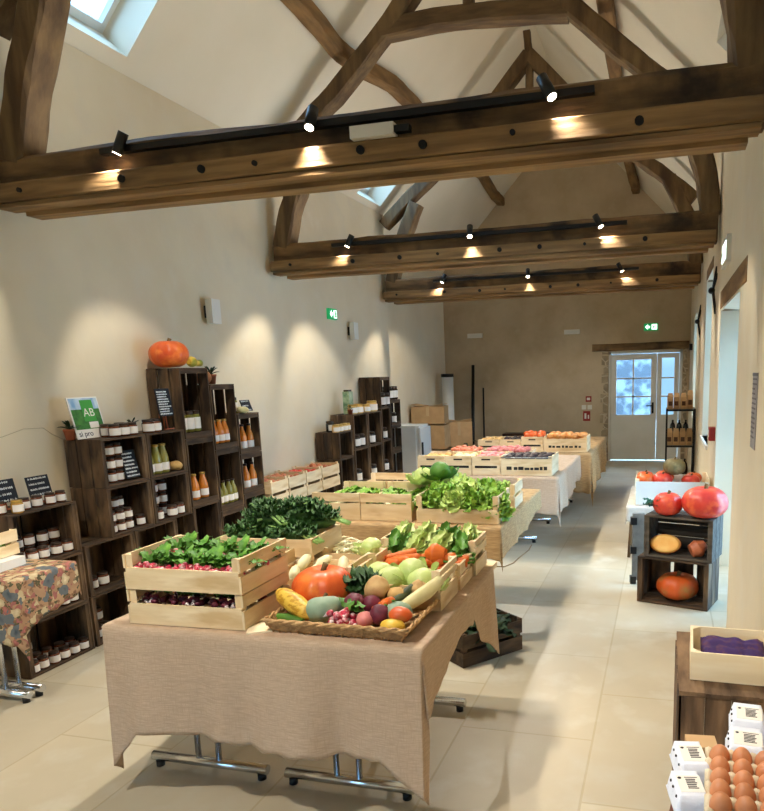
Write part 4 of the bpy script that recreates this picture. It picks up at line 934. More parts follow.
# leftmost stack, top to bottom
row(J1,3.03,3.37,5,-3.50,g(2),'white-labelled jar on the front row of the top crate of the leftmost stack','front jars in the top left crate')
for zz in (0,.074): row(J1,3.02,3.37,5,-3.59,g(2)+zz,'white-labelled jar stacked at the back of the top crate of the leftmost stack','rear jars in the top left crate')
row(J1,3.22,3.36,3,-3.50,g(1),'white-labelled jar on the front row of the middle crate of the leftmost stack','front jars in the middle left crate',1.0)
for zz in (0,.074): row(J1,3.14,3.35,4,-3.58,g(1)+zz,'white-labelled jar stacked second deep in the middle crate of the leftmost stack','second jars in the middle left crate')
for zz in (0,.074,.148): row(J1,3.1,3.34,4,-3.645,g(1)+zz,'white-labelled jar stacked at the back of the middle crate of the leftmost stack','rear jars in the middle left crate')
row(J1,3.01,3.38,6,-3.49,g(0),'white-labelled jar on the front row of the bottom crate of the leftmost stack','front jars in the bottom left crate')
row(J1,3.03,3.37,5,-3.58,g(0),'white-labelled jar behind the front row in the bottom crate of the leftmost stack','rear jars in the bottom left crate')
for zz in (0,.074): row(J1,3.02,3.12,2,-3.645,g(0)+zz,'white-labelled jar stacked at the back left of the bottom crate','stacked jars in the bottom left crate')
row(J1,3.14,3.39,4,-3.52,3*H3,'white-labelled jar standing on top of the leftmost stack','jars on top of the leftmost stack',.95)
J2.put((-3.47,3.045,3*H3),0,'yellow-lidded jar at the left end on top of the leftmost stack'); row(J1,2.975,3.0,1,-3.53,3*H3,'white-labelled jar beside the yellow-lidded one on the leftmost stack',None)
# lower right of it
row(J3,3.56,3.66,2,-3.55,.33+F,'large white-labelled jar, one of two in the second-row crate by the leftmost stack','pair of large jars in the second row')
row(J3,3.56,3.62,2,-3.55,F,'white-labelled jar in the bottom crate right of the leftmost stack','jars in the bottom crate'); row(J3,3.64,3.64,1,-3.62,F,'white-labelled jar at the back of the bottom crate right of the leftmost stack',None)
row(J3,3.64,3.64,1,-3.62,F+.087,'white-labelled jar stacked on another in the bottom crate right of the leftmost stack',None)
# third row
for k in (0,.074,): row(J1,3.74,3.89,3,-3.50,.66+F+k,'brown jar with white label in the pyramid at left of the third row','front jars of the pyramid')
for k in (0,.074,.148): row(J1,3.75,3.91,4,-3.58,.66+F+k,'brown jar with white label at the back of the pyramid in the third row','rear jars of the pyramid')
row(J1,4.0,4.0,1,-3.50,.66+F,'single brown jar standing right of the pyramid of jars',None,1.05)
row(J3,4.17,4.17,1,-3.49,.66+F,'big brown jar at left of the two-tier jars in the third row',None); row(J3,4.31,4.40,2,-3.49,.66+F,'big brown jar, one of the front pair in the two-tier crate','front pair of big jars')
for k in (0,.088,.176): row(J3,4.17,4.36,3,-3.60,.66+F+k,'big brown jar stacked at the back of the two-tier crate','rear big jars')
# fourth row
for k in (0,.088,.15): row(J3,3.75,3.9,3,-3.54,.985+F+min(k,.088)+(.088 if k > .1 else 0),'brown jar with white label beside the chalkboard in the fourth row','jars beside the chalkboard',.95)
row(B1,4.16,4.32,3,-3.52,.985+F,'yellow-green bottle with white label in the fourth row','three yellow-green bottles',1.05)
tag(MB().ico((0,0,.035),.05,3,lambda d: 1+.06*rnz(d,4,2),(1.1,.8,.7)).build('squash',POTA,None,(-3.50,4.42,.985+F)),'tan squash lying beside the yellow-green bottles','squash')
# standing crates
row(J6,4.565,4.73,3,-3.52,1.22+F+.03,'green jar with white label in the tall standing crate','three green jars in the tall crate',1.0)
row(B2,4.60,4.72,2,-3.50,.70+F+.03,'orange bottle with white label below the tall crate','pair of orange bottles')
row(B2,4.93,5.08,3,-3.51,1.10+F+.03,'orange bottle with white label in the upper crate of the next column','three orange bottles',.95)
row(B4,4.91,5.11,4,-3.50,.60+F+.03,'green bottle with white label in the lower standing crate','four green bottles')
row(B3,5.24,5.46,3,-3.53,1.026+F,'long-necked juice bottle in the topmost crate of the right-hand column','three tall juice bottles, upper'); 
row(B3,5.24,5.46,3,-3.53,.684+F,'long-necked juice bottle in the second-from-top crate of the right-hand column','three tall juice bottles, lower')
# things on top of the first display
row(J3,3.86,4.02,3,-3.50,1.30,'brown jar with white label in front of the green poster','three jars in front of the poster'); row(J3,3.87,4.0,2,-3.58,1.30,'brown jar standing behind those at the green poster','two jars behind')
row(J3,4.17,4.25,2,-3.50,1.30,'brown jar with white label near the chalkboard on top of the display','pair of jars on top',1.1); 
def pot_plant(label, loc, s=1.0, m=DKGR, rz=0):
    o = thing('potted_plant',label,'plant',loc,rz); MB().lathe([(.028*s,0),(.038*s,.06*s),(.041*s,.06*s),(.041*s,.072*s),(.034*s,.072*s),(.03*s,.066*s)],16).build('pot',TERRA,o)
    l = MB(); R = random.Random(int(loc[1]*100))
    for i in range(13): lf(l,(0,0,.065*s),i*2.4,R.uniform(.4,1.4),.075*s,.012*s,.3,.05,1,6,3,R,.3,.9)
    l.build('leaves',m,o); return o
pot_plant('small succulent in a terracotta pot left of the green poster',(-3.66,3.66,1.30),.95); pot_plant('small succulent in a terracotta pot between jars on top of the display',(-3.56,4.09,1.30),.85)
pot_plant('small potted succulent on the standing crate beside the tan squash',(-3.58,5.06,1.62),1.1)
# green organic poster
s = thing('poster','green and white organic farming poster leaning on top of the display','poster',(-3.60,3.785,1.302),pi/2)
TT = Matrix.Rotation(-.22,4,'X')
def pl(x0,x1,z0,z1,y0,y1): return MB().add([TT @ Vector(p) for p in ((x0,y0,z0),(x1,y0,z0),(x1,y1,z0),(x0,y1,z0),(x0,y0,z1),(x1,y0,z1),(x1,y1,z1),(x0,y1,z1))],[(0,3,2,1),(4,5,6,7),(0,1,5,4),(1,2,6,5),(2,3,7,6),(3,0,4,7)])
pl(-.125,.125,0,.27,0,.006).build('board',PAPER,s)
pl(-.115,.115,.06,.19,-.0015,0).build('field_print',FIELD,s); pl(-.115,.115,.19,.262,-.0015,0).build('sky_print',SKYB,s); pl(-.03,.07,.11,.25,-.003,-.0015).build('logo_square',ABG,s); pl(.0,.075,.065,.105,-.003,-.0015).build('logo_caption',PAPER,s)
RX = Matrix.Rotation(pi/2,4,'X')
text_part('logo_letters','AB',.075,PAPER,s,TT @ Matrix.Translation((.02,-.0035,.165)) @ RX,.0006)
text_part('caption_letters','si pro',.05,INK,s,TT @ Matrix.Translation((-.05,-.001,.03)) @ RX,.0006)
# chalkboards with scribbled writing
def chalkboard(label, loc, w, h, rz=pi/2, tilt=-.2, easel=True, rows=5, seed=1, white=False, name='chalkboard', lift=0):
    s = thing(name,label,'chalkboard',loc,rz); T = Matrix.Rotation(tilt,4,'X'); z0 = .012+lift
    def q(mb,x0,x1,a,b,y0,y1): mb.add([T @ Vector(p) for p in ((x0,y0,a),(x1,y0,a),(x1,y1,a),(x0,y1,a),(x0,y0,b),(x1,y0,b),(x1,y1,b),(x0,y1,b))],[(0,3,2,1),(4,5,6,7),(0,1,5,4),(1,2,6,5),(2,3,7,6),(3,0,4,7)]); return mb
    q(MB(),-w/2,w/2,z0,z0+h,0,.006).build('slate',SLATE,s)
    R = random.Random(seed); mb = MB()
    for i in range(rows):
        zc = z0+h*(.88-.8*i/max(rows-1,1)*1.0); x = -w*.42; lim = w*R.uniform(.2,.42); ch = h/rows*.30
        while x < lim:
            c = R.uniform(.5,1.3)*ch; k = R.choice((0,1,2)); y = -.0012
            P_ = [(x,zc-ch*.5),(x+c*.3,zc+ch*.6),(x+c*.6,zc-ch*.5),(x+c,zc+ch*.3)] if k == 0 else [(x,zc+ch*.6),(x,zc-ch*.5),(x+c*.7,zc-ch*.5),(x+c*.7,zc+ch*.2)] if k == 1 else [(x,zc),(x+c*.5,zc+ch*.6),(x+c*.9,zc),(x+c*.5,zc-ch*.6),(x,zc)]
            mb.tube([T @ Vector((a,y,b)) for a,b in P_],h*.011+.0006,4); x += c*1.25+(w*.03 if R.random() < .2 else 0)
    mb.build('chalk_writing',CHALK,s)
    if easel:
        e = MB(); e.tube([(-w*.12,.03,0),(-.004,.045,h*1.35)],.005,6); e.tube([(w*.12,.03,0),(.004,.045,h*1.35)],.005,6); e.tube([(0,.10,0),(0,.046,h*1.33)],.005,6); q(e,-w*.3,w*.3,.004,.012,-.008,.012); e.build('easel',TERRA,s)
    return s
chalkboard('chalkboard on a small wooden easel, left of two on the leftmost stack',(-3.58,3.085,.954),.17,.13,seed=1,rows=4,lift=.035); chalkboard('chalkboard on a small wooden easel, right of two on the leftmost stack',(-3.58,3.325,.954),.155,.12,seed=2,rows=4,lift=.035)
chalkboard('chalkboard leaning beside jars inside the fourth-row crate',(-3.485,3.975,.985+F),.13,.19,easel=False,seed=3,rows=7)
chalkboard('chalkboard with dense white writing against the tall crate',(-3.50,4.40,1.302),.15,.20,tilt=-.12,seed=4,rows=10,easel=True,lift=.09)
chalkboard('small chalkboard lying back on the right-hand column',(-3.50,5.44,1.37),.14,.10,easel=False,seed=5,rows=3,tilt=-.35)
row(J5,5.22,5.22,1,-3.52,1.368,'orange preserve jar at left on the right-hand column',None,.8); row(J6,5.31,5.31,1,-3.56,1.368,'green preserve jar on the right-hand column',None,.85)
tag(MB().ico((0,0,.028),.045,3,lambda d: 1+.05*rnz(d,4,2),(1.2,.9,.65)).build('squash',LEEK,None,(-3.47,5.30,1.368)),'pale green squash in front of the jars on the right-hand column','squash')
pumpkin('pumpkin','large orange pumpkin on top of the tall standing crate',PUMP,.142,.20,(-3.575,4.575,1.75),11,.06,seed=2)
long_squash('gourd','yellow warty gourd with a crooked neck beside the pumpkin on the tall crate',YELG,[(0,-.10,.04),(0,-.05,.042),(0,.01,.035),(0,.06,.03),(0,.11,.034)],[.02,.042,.026,.022,.026],'gourd',True,(-3.475,4.72,1.752),.25)
tag(MB().ico((0,0,.055),.06,3,lambda d: 1+.05*rnz(d,4,6),(1.1,1.3,.95)).build('squash',mat('tan_squash',(168,108,62),(140,86,48),rough=.6,scale=(12,12,12)),None,(-3.56,4.92,1.62)),'tan squash beside the potted plant on the standing crate','squash')

# ------------------------------------------------------------------ pale apple crates on dark ones, along the left wall
for k,(y0,y1) in enumerate(((5.53,5.98),(5.99,6.49))):
    lc(y0,y1,.20,.50,'low dark crate carrying the pale apple crates, %s one' % ('near' if k == 0 else 'far'),d=.28,xf=-3.42)
    dark_crate('flat dark box on the floor under the %s carrying crate' % ('near' if k == 0 else 'far'),y1-y0-.01,.19,.33,(-3.42,(y0+y1)/2,.002),pi/2)
for k,(y0,y1,w_) in enumerate(((5.50,5.80,'nearest'),(5.81,6.14,'second'),(6.15,6.47,'third'),(6.48,6.88,'farthest'))):
    for lev in (0,1):
        veg_crate('%s pale crate in the row by the left wall, %s one' % (w_, 'upper' if lev else 'lower'),.33,y1-y0-.006,.125,(-3.545,(y0+y1)/2,.505+.127*lev),0,((.02,.82),),((.02,.9),))
    kd = root_kind('tom',TOM) if k == 2 else root_kind('apple',mat('apple_red_yellow',(206,134,92),(186,98,70),rough=.4,scale=(20,20,20),rnd=.15))
    fill(kd,-3.68,-3.41,y0+.03,y1-.03,.632+.035,4,3,'%s in the %s upper crate by the left wall' % (('red tomato' if k == 2 else 'red and yellow apple'),w_),'%s crate fruit by the left wall' % w_,.95,k,.02)
lc(6.49,6.9,.0,.50,'dark crate under the farthest pale apple crates',d=.32)

# ------------------------------------------------------------------ second dark display further along
X2 = -3.45
lc(7.06,7.42,0,.36,'floor dark crate of the first column in the far display'); lc(7.06,7.42,.36,.75,'middle dark crate of the first column in the far display')
for k in range(3): lc(7.45,7.86,k*.407,(k+1)*.407,'%s dark crate of the second column in the far display' % ('floor','middle','top')[k])
for k in range(3): lc(7.87,8.29,k*.407,(k+1)*.407,'%s dark crate of the third column in the far display' % ('floor','middle','top')[k])
for k in range(3): lc(8.30,8.62,k*.417,(k+1)*.417,'%s dark crate of the fourth column in the far display' % ('floor','middle','top')[k])
for k in range(4): lc(8.63,8.97,k*.335,(k+1)*.335,'%s dark crate of the last column in the far display' % ('floor','second','third','top')[k],True)
lc(8.30,8.62,1.252,1.64,'dark crate crowning the far display',True)
lc(7.06,7.42,.752,1.05,'brown slatted crate at the near end of the far display')
row(J4,7.10,7.38,4,-3.50,1.05,'honey-coloured square jar in the row at the near end of the far display','honey-coloured jars on the far display',1.2); JD.put((-3.60,7.16,1.05),0,'dark jar behind the honey-coloured jars on the far display',None,1.2)
row(J4,7.95,7.95,1,-3.50,1.222,'pale jar on top of the second column of the far display',None,1.4); J4.put((-3.50,8.12,1.222),0,'pale-labelled jar right of the green tin on the far display',None,1.9)
s = thing('green_tin','green printed tin standing on the far display','tin',(-3.58,7.62,1.222)); MB().bb(-.04,.04,-.055,.055,0,.26).build('body',mat('green_tin_print',(88,128,96),(190,204,170),rough=.4,scale=(12,12,12)),s); MB().bb(-.03,.03,-.045,.045,.26,.28).build('lid',LIDD,s)
pot_plant('small potted plant beside the green tin on the far display',(-3.5,7.50,1.222),.8)
for k,(y,z) in enumerate(((7.60,.814),(7.74,.814),(8.05,.814),(7.6,.407),(8.05,.407),(8.45,.417),(8.45,.834),(8.8,1.005))):
    JD.put((-3.51,y,z+F),0,'white-labelled dark jar in the far display','dark jars in the far display crates',1.5)
for y in (7.55,7.72): J4.put((-3.50,y,1.222),0,'pale jar left of the crowning crate on the far display' if y < 7.6 else 'pale jar touching the crowning crate on the far display',None,1.6)
row(JD,8.38,8.54,2,-3.50,1.27,'dark bottle-like jar inside the crowning crate of the far display','dark jars in the crowning crate',1.7)
row(JD,8.70,8.90,3,-3.52,1.342,'dark jar on top of the last column of the far display','dark jars on the last column',1.7)
for y in (7.13,7.25,7.36): tag(MB().bb(-.05,.05,-.05,.05,0,.04).build('paper_packet',PAPER,None,(-3.50,y,.36+F)),'white paper packet in the middle crate of the first far column','packet','white packets in the far display')

# fridge and boxes
s = thing('fridge','small white fridge beside the far display','fridge',(-3.44,9.18,0),.0)
m = MB().sweep([(0,0,.02),(0,0,.95)],.45,.44,up=(0,1,0),n=1,ch=.08); m.build('body',WHITEC,s)
MB().sweep([(.23,0,.05),(.275,0,.05)],.43,.06,up=(0,0,1),n=1) if False else None
MB().bb(.225,.265,-.215,.215,.03,.945).build('door_panel',WHITEC,s); MB().bb(.265,.285,-.19,-.165,.58,.75).build('handle',BLACK,s)
MB().sweep([(0,0,.95),(0,0,.975)],.47,.46,up=(0,1,0),n=1,ch=.08).build('top_lid',WHITEP,s)
def carton(label, c, d, rz=0):
    s = thing('cardboard_box',label,'box',(c[0],c[1],c[2]),rz); MB().bb(-d[0]/2,d[0]/2,-d[1]/2,d[1]/2,0,d[2]).build('box_body',KRAFT,s)
    MB().box((-d[0]*.3,0,d[2]+.02),(d[0]*.4,d[1]*.96,.004),0,.14).box((d[0]*.3,0,d[2]+.02),(d[0]*.4,d[1]*.96,.004),0,-.14).build('flap',KRAFT,s)
    MB().bb(-.025,.025,-d[1]/2-.001,-d[1]/2+.001,d[2]*.45,d[2]).build('tape',mat('parcel_tape',(200,172,130),rough=.3),s); return s
carton('large cardboard box on top of the pile behind the fridge',(-3.75,11.1,.86),(.55,.4,.28),.12); carton('cardboard box under the large one in the pile',(-3.72,11.12,.45),(.5,.4,.38),.05); carton('cardboard box at the bottom of the pile behind the fridge',(-3.7,11.1,0),(.55,.45,.42),-.05)
carton('tan cardboard box right of the pile, in the corner',(-3.45,11.75,.42),(.45,.35,.42),.3); carton('cardboard box on the floor in the far left corner',(-3.42,11.75,0),(.5,.4,.38),.1)
s = thing('paper_roll','white upright roll with a black top in the far left corner','roll',(-3.83,12.4,.0)); MB().cyl((0,0,.02),(0,0,1.60),.105,n=20).build('roll',WHITEC,s); MB().cyl((0,0,1.60),(0,0,1.66),.115,n=20).build('end_cap',BLACK,s)
tag(MB().tube([(-3.36,12.3,0),(-3.42,12.6,.9),(-3.49,12.95,1.80)],.03,10).build('pole',BLACK),'tall black pole leaning against the end wall','pole')
tag(MB().tube([(-3.22,12.6,0),(-3.30,12.95,1.38)],.016,8).build('stick',BLACKM),'thin dark stick beside the tall black pole','stick')
for k,(x,y,lb) in enumerate(((-3.1,10.9,'left'),(-2.75,11.2,'middle'),(-2.9,11.7,'rear'))):
    o = thing('potted_plant','dark green leafy plant on the floor in the far corner, %s one' % lb,'plant',(x,y,0)); MB().lathe([(.09,0),(.12,.2),(.125,.22),(.11,.22)],18).build('pot',BLACK,o)
    l = MB(); R = random.Random(k)
    for i in range(16): lf(l,(0,0,.2),i*2.4,R.uniform(.6,1.4),R.uniform(.3,.5),.04,.5,.1,2,9,4,R)
    l.build('leaves',DKGR,o)

# ------------------------------------------------------------------ floral table at the left edge
t = folding_table('folding_table','table under the floral cloth at the left edge',-3.44,-2.97,2.52,2.86,.735,footx=-.2,li=(.20,.06))
cloth('floral_tablecloth','flowered cloth with grey, pink and cream blooms on the left-edge table',FLORAL,-3.44,-2.96,2.51,2.88,.739,.30,.1,.02,lambda q:.26-.1*q,4,60,60,fl=.12)
veg_crate('small pale crate with a green plant at the left edge of the photo',.30,.24,.13,(-3.37,2.68,.79),.1,((.02,.45),(.55,1)),((.02,.6),))
LT[0].put((-3.31,2.68,.82),0,'green leafy plant in the small crate on the floral table',None,.9)
tag(MB().bb(-.17,.17,-.11,.11,0,.045).build('white_box',WHITEC,None,(-3.33,2.66,.743),.1),'flat white box under the small crate on the floral table','box')

# ------------------------------------------------------------------ right side : crate stack with pumpkins
RZ = -.30
def rloc(u, v, z):  # point in the rotated frame of the stack (u along the front, v into it)
    return (.08+u*cos(RZ)-v*sin(RZ), 4.90+u*sin(RZ)+v*cos(RZ), z)
dark_crate('lower grey-brown crate of the right-hand stack, with an orange squash inside',.50,.335,.30,rloc(-.0,0,.002),RZ,False,(DKX,DKZ),bgap=.006,vback=True); dark_crate('upper grey crate of the right-hand stack, with cut squash inside',.475,.296,.29,rloc(.028,.01,.342),RZ,False,(GRX,GRX),bgap=.007)
p = rloc(.185,.10,.638); pumpkin('pumpkin','large glossy red pumpkin on top of the right-hand crate stack',PUMPR,.155,.215,p,9,.05,seed=4)
p = rloc(-.065,.08,.638); pumpkin('pumpkin','smaller red pumpkin left of the large one on the grey crate',PUMPR,.105,.16,p,8,.05,seed=5)
p = rloc(-.145,.03,.66); g_ = MB(); R = random.Random(3)
for i in range(10): lf(g_,(R.uniform(-.03,.03),R.uniform(-.02,.02),.02+R.uniform(0,.06)),R.uniform(0,6.28),R.uniform(0,.8),.07,.03,.3,.3,3,6,4,R)
tag(g_.build('green_leaves',mat('teal_leaf',(36,104,78),(22,70,56),scale=(30,30,30)),None,p),'dark teal leaves beside the smaller red pumpkin','leaves')
def half_squash(label, loc, r, rz, tilt):
    o = thing('cut_squash',label,'squash',loc,rz); o.rotation_euler = (tilt,0,rz); prof = [(r*sin(pi*i/14),-r*cos(pi*i/14)) for i in range(8)]
    prof = [(max(a,.002),b) for a,b in prof]
    MB().lathe(prof,24,Matrix.Translation((0,0,r)) @ Matrix.Diagonal((1.2,.75,.6,1))).build('rind',PUMPO,o)
    MB().lathe([(r*.99,.001),(r*.75,.006),(r*.5,.004),(r*.35,.002)],24,Matrix.Translation((0,0,r)) @ Matrix.Diagonal((1.18,.74,1,1))).build('flesh',PUMPF,o)
    return o
half_squash('cut half of a squash showing yellow flesh in the upper grey crate',rloc(-.08,.15,.40),.092,RZ+.1,1.2); 
p = rloc(.15,.09,.35); long_squash('squash','brownish squash leaning in the right of the upper grey crate',mat('rusty_squash',(186,104,66),(160,84,52),rough=.5,scale=(10,10,10)),[(-.05,0,.05),(0,0,.07),(.05,0,.10)],[.045,.062,.03],'squash',True,p,.3)
p = rloc(-.0,.15,.018); pumpkin('pumpkin','flat orange pumpkin lying inside the lower crate on the right',PUMPO,.15,.185,p,9,.06,seed=6)
s = thing('folded_panel','grey folded panel with black corner blocks behind the right-hand crate stack','panel',(-.155,5.42,0),.15); MB().bb(-.06,.03,-.02,.02,.03,.56).build('panel',GREYC,s)
for z in (.03,.27,.5): MB().bb(-.075,-.03,-.03,.03,z-.025,z+.03).build('corner_block',BLACK,s)
# low white table with the pumpkin crate
s = thing('side_table','low table with tapering wooden legs behind the right-hand crate stack','table',(.06,6.7,0)); MB().bb(-.36,.345,-.55,.55,.44,.47).build('tabletop',WHITEC,s)
for sx in (-1,1):
    for sy in (-1,1): MB().tube([(sx*.31+sx*.025,sy*.5,0),(sx*.30,sy*.48,.44)],[.014,.026],8).build('leg',OAKZ,s)
cloth('white_tablecloth','white cloth over the low table behind the crate stack',WHITECL,-.29,.405,6.14,7.26,.473,.13,.1,.12,.0,9,40,40)
veg_crate('white-fronted crate heaped with orange squash on the low white table',.62,.46,.235,(.08,6.42,.476),.0,((.02,.45),(.55,1)),((.02,.9),),wood=(WHITEC,PALW,PALZ))
for i,(x,y,r,m_) in enumerate(((-.14,6.33,.085,PUMP),(.0,6.31,.09,PUMPR),(.24,6.32,.08,PUMPR),(-.15,6.50,.08,PUMP),(.02,6.52,.085,PUMP),(.27,6.5,.075,PUMPO))):
    pumpkin('squash','orange-red squash in the white-fronted crate on the low table',m_,r,r*1.3,(x,y,.476+.155),9,.05,cat='squash',seed=i,n=32)['group'] = 'squash in the white-fronted crate'
pumpkin('squash','large grey-green squash topping the heap in the white-fronted crate',mat('mossy_squash',(132,118,78),(104,100,66),rough=.6,scale=(10,10,10),c3=(160,146,104),s3=(14,14,14)),.10,.145,(.10,6.36,.476+.25),10,.05,cat='squash',seed=9)
# black metal rack with paper bags
s = thing('metal_rack','black metal rack of paper bags beside the end door','rack',(.24,9.9,0)); m = MB()
for sx in (-.20,.155):
    for sy in (-.17,.17): m.bb(sx-.012,sx+.012,sy-.012,sy+.012,0,1.12)
m.build('upright',BLACKM,s)
for z in (.10,.62,1.10):
    m = MB().bb(-.21,.165,-.18,.18,z-.012,z+.012); m.build('shelf',BLACKM,s)
def bag_mk():
    o = thing('paper_bag','','bag'); MB().add([(-.04,-.03,0),(.04,-.03,0),(.04,.03,0),(-.04,.03,0),(-.038,-.028,.17),(.038,-.028,.17),(.038,.028,.17),(-.038,.028,.17),(-.03,-.004,.225),(.03,-.004,.225),(.03,.004,.225),(-.03,.004,.225)],
      [(0,3,2,1),(0,1,5,4),(1,2,6,5),(2,3,7,6),(3,0,4,7),(4,5,9,8),(5,6,10,9),(6,7,11,10),(7,4,8,11),(8,9,10,11)]).build('bag_body',KRAFT,o)
    MB().bb(-.025,.025,-.032,-.030,.05,.11).build('label_band',mat('bag_label',(96,64,44),rough=.7),o); return o
BG = Kind(bag_mk)
for i in range(4): BG.put((.08+.085*i,9.82+.03*(i%2),1.112),R.uniform(-.2,.2),'brown paper bag on the top shelf of the black rack','paper bags on the top shelf',(.95,1,.95+.15*(i == 3)))
for i in range(4): BG.put((.08+.085*i,9.80,.632),R.uniform(-.1,.1),'paler paper bag on the middle shelf of the black rack','paper bags on the middle shelf',(1,1,1.0))
DB = Kind(lambda: (lambda o: (MB().lathe([(.04,0),(.042,.01),(.042,.2),(.03,.27),(.012,.3)],14).build('glass_body',DARKB,o), MB().cyl((0,0,.3),(0,0,.33),.014,n=10).build('cap',BLACK,o), o)[2])(thing('dark_bottle','','bottle')))
for i in range(3): DB.put((.12+.085*i,9.93,.632),0,'dark bottle behind the paper bags on the middle shelf of the rack','dark bottles on the rack')
for i in range(3): DB.put((.12+.085*i,9.85,.112),0,'dark bottle on the bottom shelf of the black rack','dark bottles on the bottom shelf')

# ------------------------------------------------------------------ right foreground : old crate, box of purple cloth, eggs
t = thing('old_wooden_crate','large worn brown crate under the pale box at right','crate',(.235,2.50,0))
m = MB()
for i in range(4): m.bb(-.165+.083*i,-.165+.083*i+.0825,-.245,.31,.585-.002*(i%2),.6-.002*(i%2))
m.build('top_panel',BRX,t)
m = MB()
for i in range(4): m.bb(-.165+.083*i,-.165+.083*i+.0815,-.245+.004*(i%2),-.23,.0,.583)
m.bb(-.165,.165,-.31,-.30,.50,.56) if False else None
m.build('front_panel',BRZ,t)
m = MB()
for i in range(4): m.bb(-.17,-.158,-.245+.126*i,-.245+.126*i+.124,0,.583)
m.build('left_panel',BRZ,t)
m = MB()
for i in range(4): m.bb(.158,.17,-.245+.126*i,-.245+.126*i+.124,0,.583)
m.build('right_panel',BRZ,t)
t = veg_crate('pale open wooden box with folded purple cloth on the worn brown crate',.29,.26,.10,(.255,2.475,.602),-.03,((0,1),),((0,1),),wood=(PALW,PALW,PALW),name='wooden_box',cat='box')
m = MB(); nx, ny = 30, 14; vs = []
for j in range(ny+1):
    for i in range(nx+1):
        u, v = i/nx, j/ny; e = min(1,min(u,1-u)*9,min(v,1-v)*6); pinch = 1-.35*math.exp(-((u-.68)/.07)**2)
        vs.append((-.108+.216*u,(-.07+.14*v)*(.8+.2*pinch),(.035+.035*v)+.022*e*pinch+.003*sin(u*17+v*5)*e+.003*sin(v*23)*e))
m.add(vs,[(j*(nx+1)+i,j*(nx+1)+i+1,(j+1)*(nx+1)+i+1,(j+1)*(nx+1)+i) for j in range(ny) for i in range(nx)],None,True)
o = m.build('purple_cloth',PURPLE,None,(.255,2.50,.602),-.03); tag(o,'folded purple cloth with gold-brown edging inside the pale wooden box','cloth'); md = o.modifiers.new('t','SOLIDIFY'); md.thickness = .012; md.offset = -1
# egg table
t = thing('egg_table','red-brown wooden table carrying the eggs in the bottom right corner','table',(.205,1.2,0),-.13); MB().bb(-.20,.13,-.75,.49,.695,.72).build('tabletop',REDWOOD,t)
for sx in (-.17,.1):
    for sy in (-.7,.45): MB().bb(sx-.02,sx+.02,sy-.02,sy+.02,0,.695).build('leg',REDWOOD,t)
def egg_tray(label, loc, rz, nx=6, ny=5, p=.047):
    m = MB(); n = 10; W, D = nx*p+.016, ny*p+.016; gx, gy = nx*6, ny*6; vs = []
    for j in range(gy+1):
        for i in range(gx+1):
            x, y = -W/2+W*i/gx, -D/2+D*j/gy; u, v = (x+nx*p/2)/p, (y+ny*p/2)/p
            h = .022-.020*abs(sin(pi*u))*abs(sin(pi*v))*1.0+.026*max(0,abs(cos(pi*u))*abs(cos(pi*v))-.35)
            vs.append((x,y,h+.012))
    m.add(vs,[(j*(gx+1)+i,j*(gx+1)+i+1,(j+1)*(gx+1)+i+1,(j+1)*(gx+1)+i) for j in range(gy) for i in range(gx)],None,True)
    o = m.build('egg_tray',PULP,None,loc,rz); tag(o,label,'egg tray'); md = o.modifiers.new('t','SOLIDIFY'); md.thickness = .003; return o
eg = Kind(lambda: (lambda o: (o.__setitem__('category','egg'),o)[1])(MB().lathe([(max(.0215*sin(pi*i/16)*(1-.10*(-cos(pi*i/16))),.0008),-.0275*cos(pi*i/16)) for i in range(17)],20).build('egg',EGG)))
ex, ey, ez, er = .250, 1.425, .722, -.06
egg_tray('cream moulded egg tray, top one of the pair, full of brown eggs',(ex,ey,ez+.026),er); egg_tray('cream moulded egg tray under the one holding the brown eggs',(ex,ey,ez),er)
R = random.Random(1)
for i in range(6):
    for j in range(5):
        x, y = (i-2.5)*.047, (j-2)*.047
        eg.put((ex+x*cos(er)-y*sin(er),ey+x*sin(er)+y*cos(er),ez+.026+.016+.0275),R.uniform(0,6),'brown egg standing in the cream tray','brown eggs in the tray',R.uniform(.97,1.04),R.uniform(-.12,.12),R.uniform(-.12,.12))
